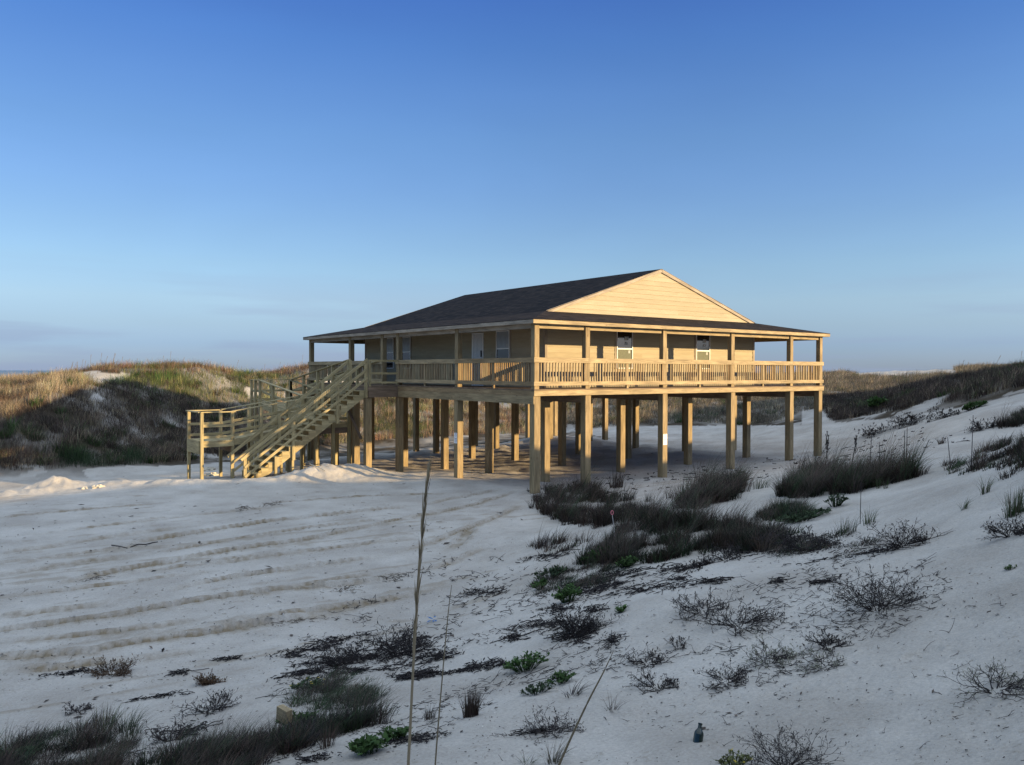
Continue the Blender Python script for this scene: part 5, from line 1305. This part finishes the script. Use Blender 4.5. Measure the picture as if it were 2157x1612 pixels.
STRAW = np.array((.24, .19, .12))
stalk([(858, 1640), (863, 1560), (868, 1450), (874, 1340), (880, 1250), (888, 1140), (897, 1050), (906, 975)], 1.35, [6.5, 6, 5.4, 5, 4.4, 3.4, 2.2, 1], STRAW, 'tall thick dry stalk, the highest in front of the camera', shag=(.45, .96, 130, .05))
stalk([(914, 1650), (922, 1540), (934, 1400), (944, 1290), (952, 1228)], 1.7, [3.6, 3.2, 2.6, 2, 1], STRAW * .7, 'slender dark stalk just right of the tallest one')
stalk([(1165, 1640), (1200, 1560), (1240, 1475), (1272, 1415), (1294, 1368)], 3.0, [6, 5, 4, 3, 1], STRAW * .6, 'stalk leaning to the right over bare sand')
for x0, y0, x1, y1, lab in ((1738, 990, 1746, 915, 'sea oat with a dark drooping head, nearest the house corner pile'), (1790, 1000, 1806, 915, 'sea oat with a dark drooping head, second from the house corner')):
    P = px_ground(x0, y0 + 8); D = dist(P)
    t_ = stalk([(x0, y0), ((x0 + x1) / 2, (y0 + y1) / 2), (x1, y1)], D, [2, 2, 1.5], DEAD * 1.5, lab, 'sea_oat', group='sea oats with dark seed heads')
    v = Veg(); tip = at_d(x1 - 4, y1 + 14, D); n = 60; B = tip + RNG.normal(0, 1, (n, 3)) * np.array([.012, .012, .10]) * D / 17; v.leaves(B, RNG.normal(0, .25, (n, 3)) + (0, 0, -1), .07 * D / 17, .018 * D / 17, np.repeat(DEAD[None], n, 0)); v.build('seed_head', VEG, t_)
for k, (x0, y0, x1, y1) in enumerate(((1832, 1000, 1836, 912), (1904, 995, 1906, 905), (1909, 995, 1911, 898), (1930, 985, 1958, 925), (2046, 985, 2050, 872), (1852, 1000, 1852, 930), (1812, 1100, 1814, 1012), (2002, 980, 1996, 920))):
    P = px_ground(x0, y0 + 5); D = dist(P)
    stalk([(x0, y0), ((x0 + x1) / 2, (y0 + y1) / 2), (x1, y1)], D, [1.8, 1.6, 1.2], DEAD * 1.8,
          ['bare thin stem right of the two dark headed sea oats', 'thin upright stem, left of a close pair on the ridge', 'thin upright stem, right of a close pair on the ridge', 'thin stem leaning right on the ridge', 'tallest thin stem, over the right edge thicket',
           'short thin stem in the reddish grass band', 'lone thin stem below the reddish grass band', 'short thin stem left of the right edge thicket'][k], 'thin_stem', group='bare stems on the ridge')

# ------------------------------------------------------------------ small things on the sand
def lathe(prof, c0, axis, sides=20):
    mb = MB(); axis = np.array(axis, float); axis /= np.linalg.norm(axis); ref = np.array([1.0, 0, 0]) if abs(axis[0]) < .8 else np.array([0, 1.0, 0])
    a = np.cross(axis, ref); a /= np.linalg.norm(a); b_ = np.cross(axis, a); rings = []
    for h, r in prof: rings.append([tuple(np.array(c0) + axis * h + (a * math.cos(t) + b_ * math.sin(t)) * r) for t in np.linspace(0, 2 * math.pi, sides, endpoint=False)])
    for R0, R1 in zip(rings[:-1], rings[1:]):
        for i in range(sides): j = (i + 1) % sides; mb.quad([R0[i], R0[j], R1[j], R1[i]])
    return mb
BOT = plain('green_bottle_glass', (0.004, 0.014, 0.011), 0.12, 0.6, 0.15, 12)
P = px_ground(1470, 1562); t_ = thing('bottle', P, 'dark green glass bottle half buried and tilted in the bare sand', 'bottle')
ax = UP * .85 + RT * .22 + FW * .35
sc_ = 1.0
prof = [(0, 0), (0, .026), (.004, .0285), (.066, .0285), (.078, .026), (.088, .019), (.098, .0125), (.118, .0105), (.120, .013), (.128, .013), (.129, .008), (.10, .005)]
o = lathe(prof, P - ax / np.linalg.norm(ax) * .028, ax).build('glass_body', BOT, t_)
for p_ in o.data.polygons: p_.use_smooth = True
P = px_ground(606, 1545); t_ = thing('wood_block', P, 'short pale offcut of sawn lumber lying in the dark grass', 'wood block')
MB().beam(P + (-.03, .09, .14), P + (.0, -.03, .13), .055, .10).build('block', PINE, t_)
P = px_ground(1297, 1140); t_ = thing('survey_marker', P, 'thin white wire marker with a pink ring on top in the thicket', 'marker')
WIREM = plain('white_wire', (.6, .55, .52), .5, .3, .05); PINK = plain('pink_plastic', (.75, .22, .25), .5, .4, .05)
D = dist(P); top = at_d(1290, 1086, D); MB().beam(P - (0, 0, .05), top, .011, .011).build('wire', WIREM, t_)
mb = MB(); ctr = at_d(1289.5, 1080, D); n = 14
for i in range(n):
    a0, a1 = 2 * math.pi * i / n, 2 * math.pi * (i + 1) / n
    mb.beam(ctr + RT * .022 * math.cos(a0) + UP * .036 * math.sin(a0), ctr + RT * .022 * math.cos(a1) + UP * .036 * math.sin(a1), .012, .012, up=tuple(FW))
mb.build('ring', PINK, t_)
BLUE = plain('blue_ribbon', (.03, .14, .36), .6, .3, .1); P = px_ground(912, 1310); D = dist(P); t_ = thing('ribbon_scrap', P, 'torn scrap of bright blue ribbon caught on the wiry bush', 'ribbon')
v = Veg(); n = 7; B = P + RNG.normal(0, 1, (n, 3)) * (.03, .03, .012) + (0, 0, .03); v.leaves(B, RNG.normal(0, 1, (n, 3)) * (1, 1, .4), .09, .03, np.repeat(np.array([[.03, .16, .42]]), n, 0)); v.build('strip', VEG, t_)
P = px_ground(10, 998); D = dist(P); t_ = thing('stake', P, 'thin pale stake in front of the left dune at the left edge', 'stake'); MB().beam(P - (0, 0, .1), P + (0, 0, .42), .03, .02).build('stick', WIREM, t_)
# clods of pale crusted sand near the ramp
CL = plain('pale_crusted_sand', (.50, .46, .38), .95, .1, .12, 20)
def clod(x, y, s_, lab):
    P = px_ground(x, y); bm_v = []; mb = MB(); rows, cols = 7, 12; pr = []
    for i in range(rows):
        ph = math.pi * i / (rows - 1); pr.append([tuple(P + np.array([math.cos(2 * math.pi * j / cols) * math.sin(ph) * s_ * 1.5, math.sin(2 * math.pi * j / cols) * math.sin(ph) * s_, math.cos(ph) * s_ * .55]) * (1 + .35 * math.sin(i * 5.1 + j * 2.7 + x))) for j in range(cols)])
    for A, B in zip(pr[:-1], pr[1:]):
        for j in range(cols): mb.quad([A[j], B[j], B[(j + 1) % cols], A[(j + 1) % cols]])
    o = mb.build('sand_clod', CL); tag(o, lab, 'clod', 'crusted sand clods by the ramp')
clod(207, 1028, .11, 'larger pale clod of crusted sand left of the ramp'); clod(181, 1031, .08, 'smaller pale clod of crusted sand furthest left')
clod(438, 992, .17, 'pale clod of sand under the low ramp platform, upper one'); clod(446, 1003, .18, 'pale clod of sand under the low ramp platform, lower one')
t_ = thing('dry_stick', px_ground(300, 1150), 'long thin dark stick lying on the open sand lot at the left', 'stick')
v = Veg()
for px_ in ([(235, 1150), (250, 1156), (268, 1158)], [(275, 1156), (292, 1150), (306, 1149), (322, 1146), (332, 1144)]):
    H_ = hit([p[0] for p in px_], [p[1] for p in px_]); H_[:, 2] += .012; v.tubes(H_[None], np.full((1, len(H_)), .010), DEAD * 1.4, sides=5)
v.build('twig', TWIG, t_)
# added pale tubes standing in for sunlit edges of eroded sand by the stairs
t_ = thing('sand_crust_edges', px_ground(640, 982), 'pale wavy strands standing in for the sunlit edges of eroded sand beside the stair legs', 'sand_crust')
v = Veg(); SANDEDGE = np.array((.50, .45, .36))
for px_ in ([(607, 966), (622, 972), (640, 976), (655, 984), (672, 988), (684, 998)], [(622, 972), (634, 970), (648, 975), (660, 988)], [(640, 976), (652, 968), (664, 978), (676, 985)]):
    H_ = hit([p[0] for p in px_], [p[1] for p in px_]); H_ = H_[~np.isnan(H_[:, 0])]; H_[:, 2] += .05; v.tubes(H_[None], np.linspace(.028, .014, len(H_))[None], SANDEDGE, sides=5)
v.build('branch', TWIG, t_)  # tubes drawn for the sunlit sand edges
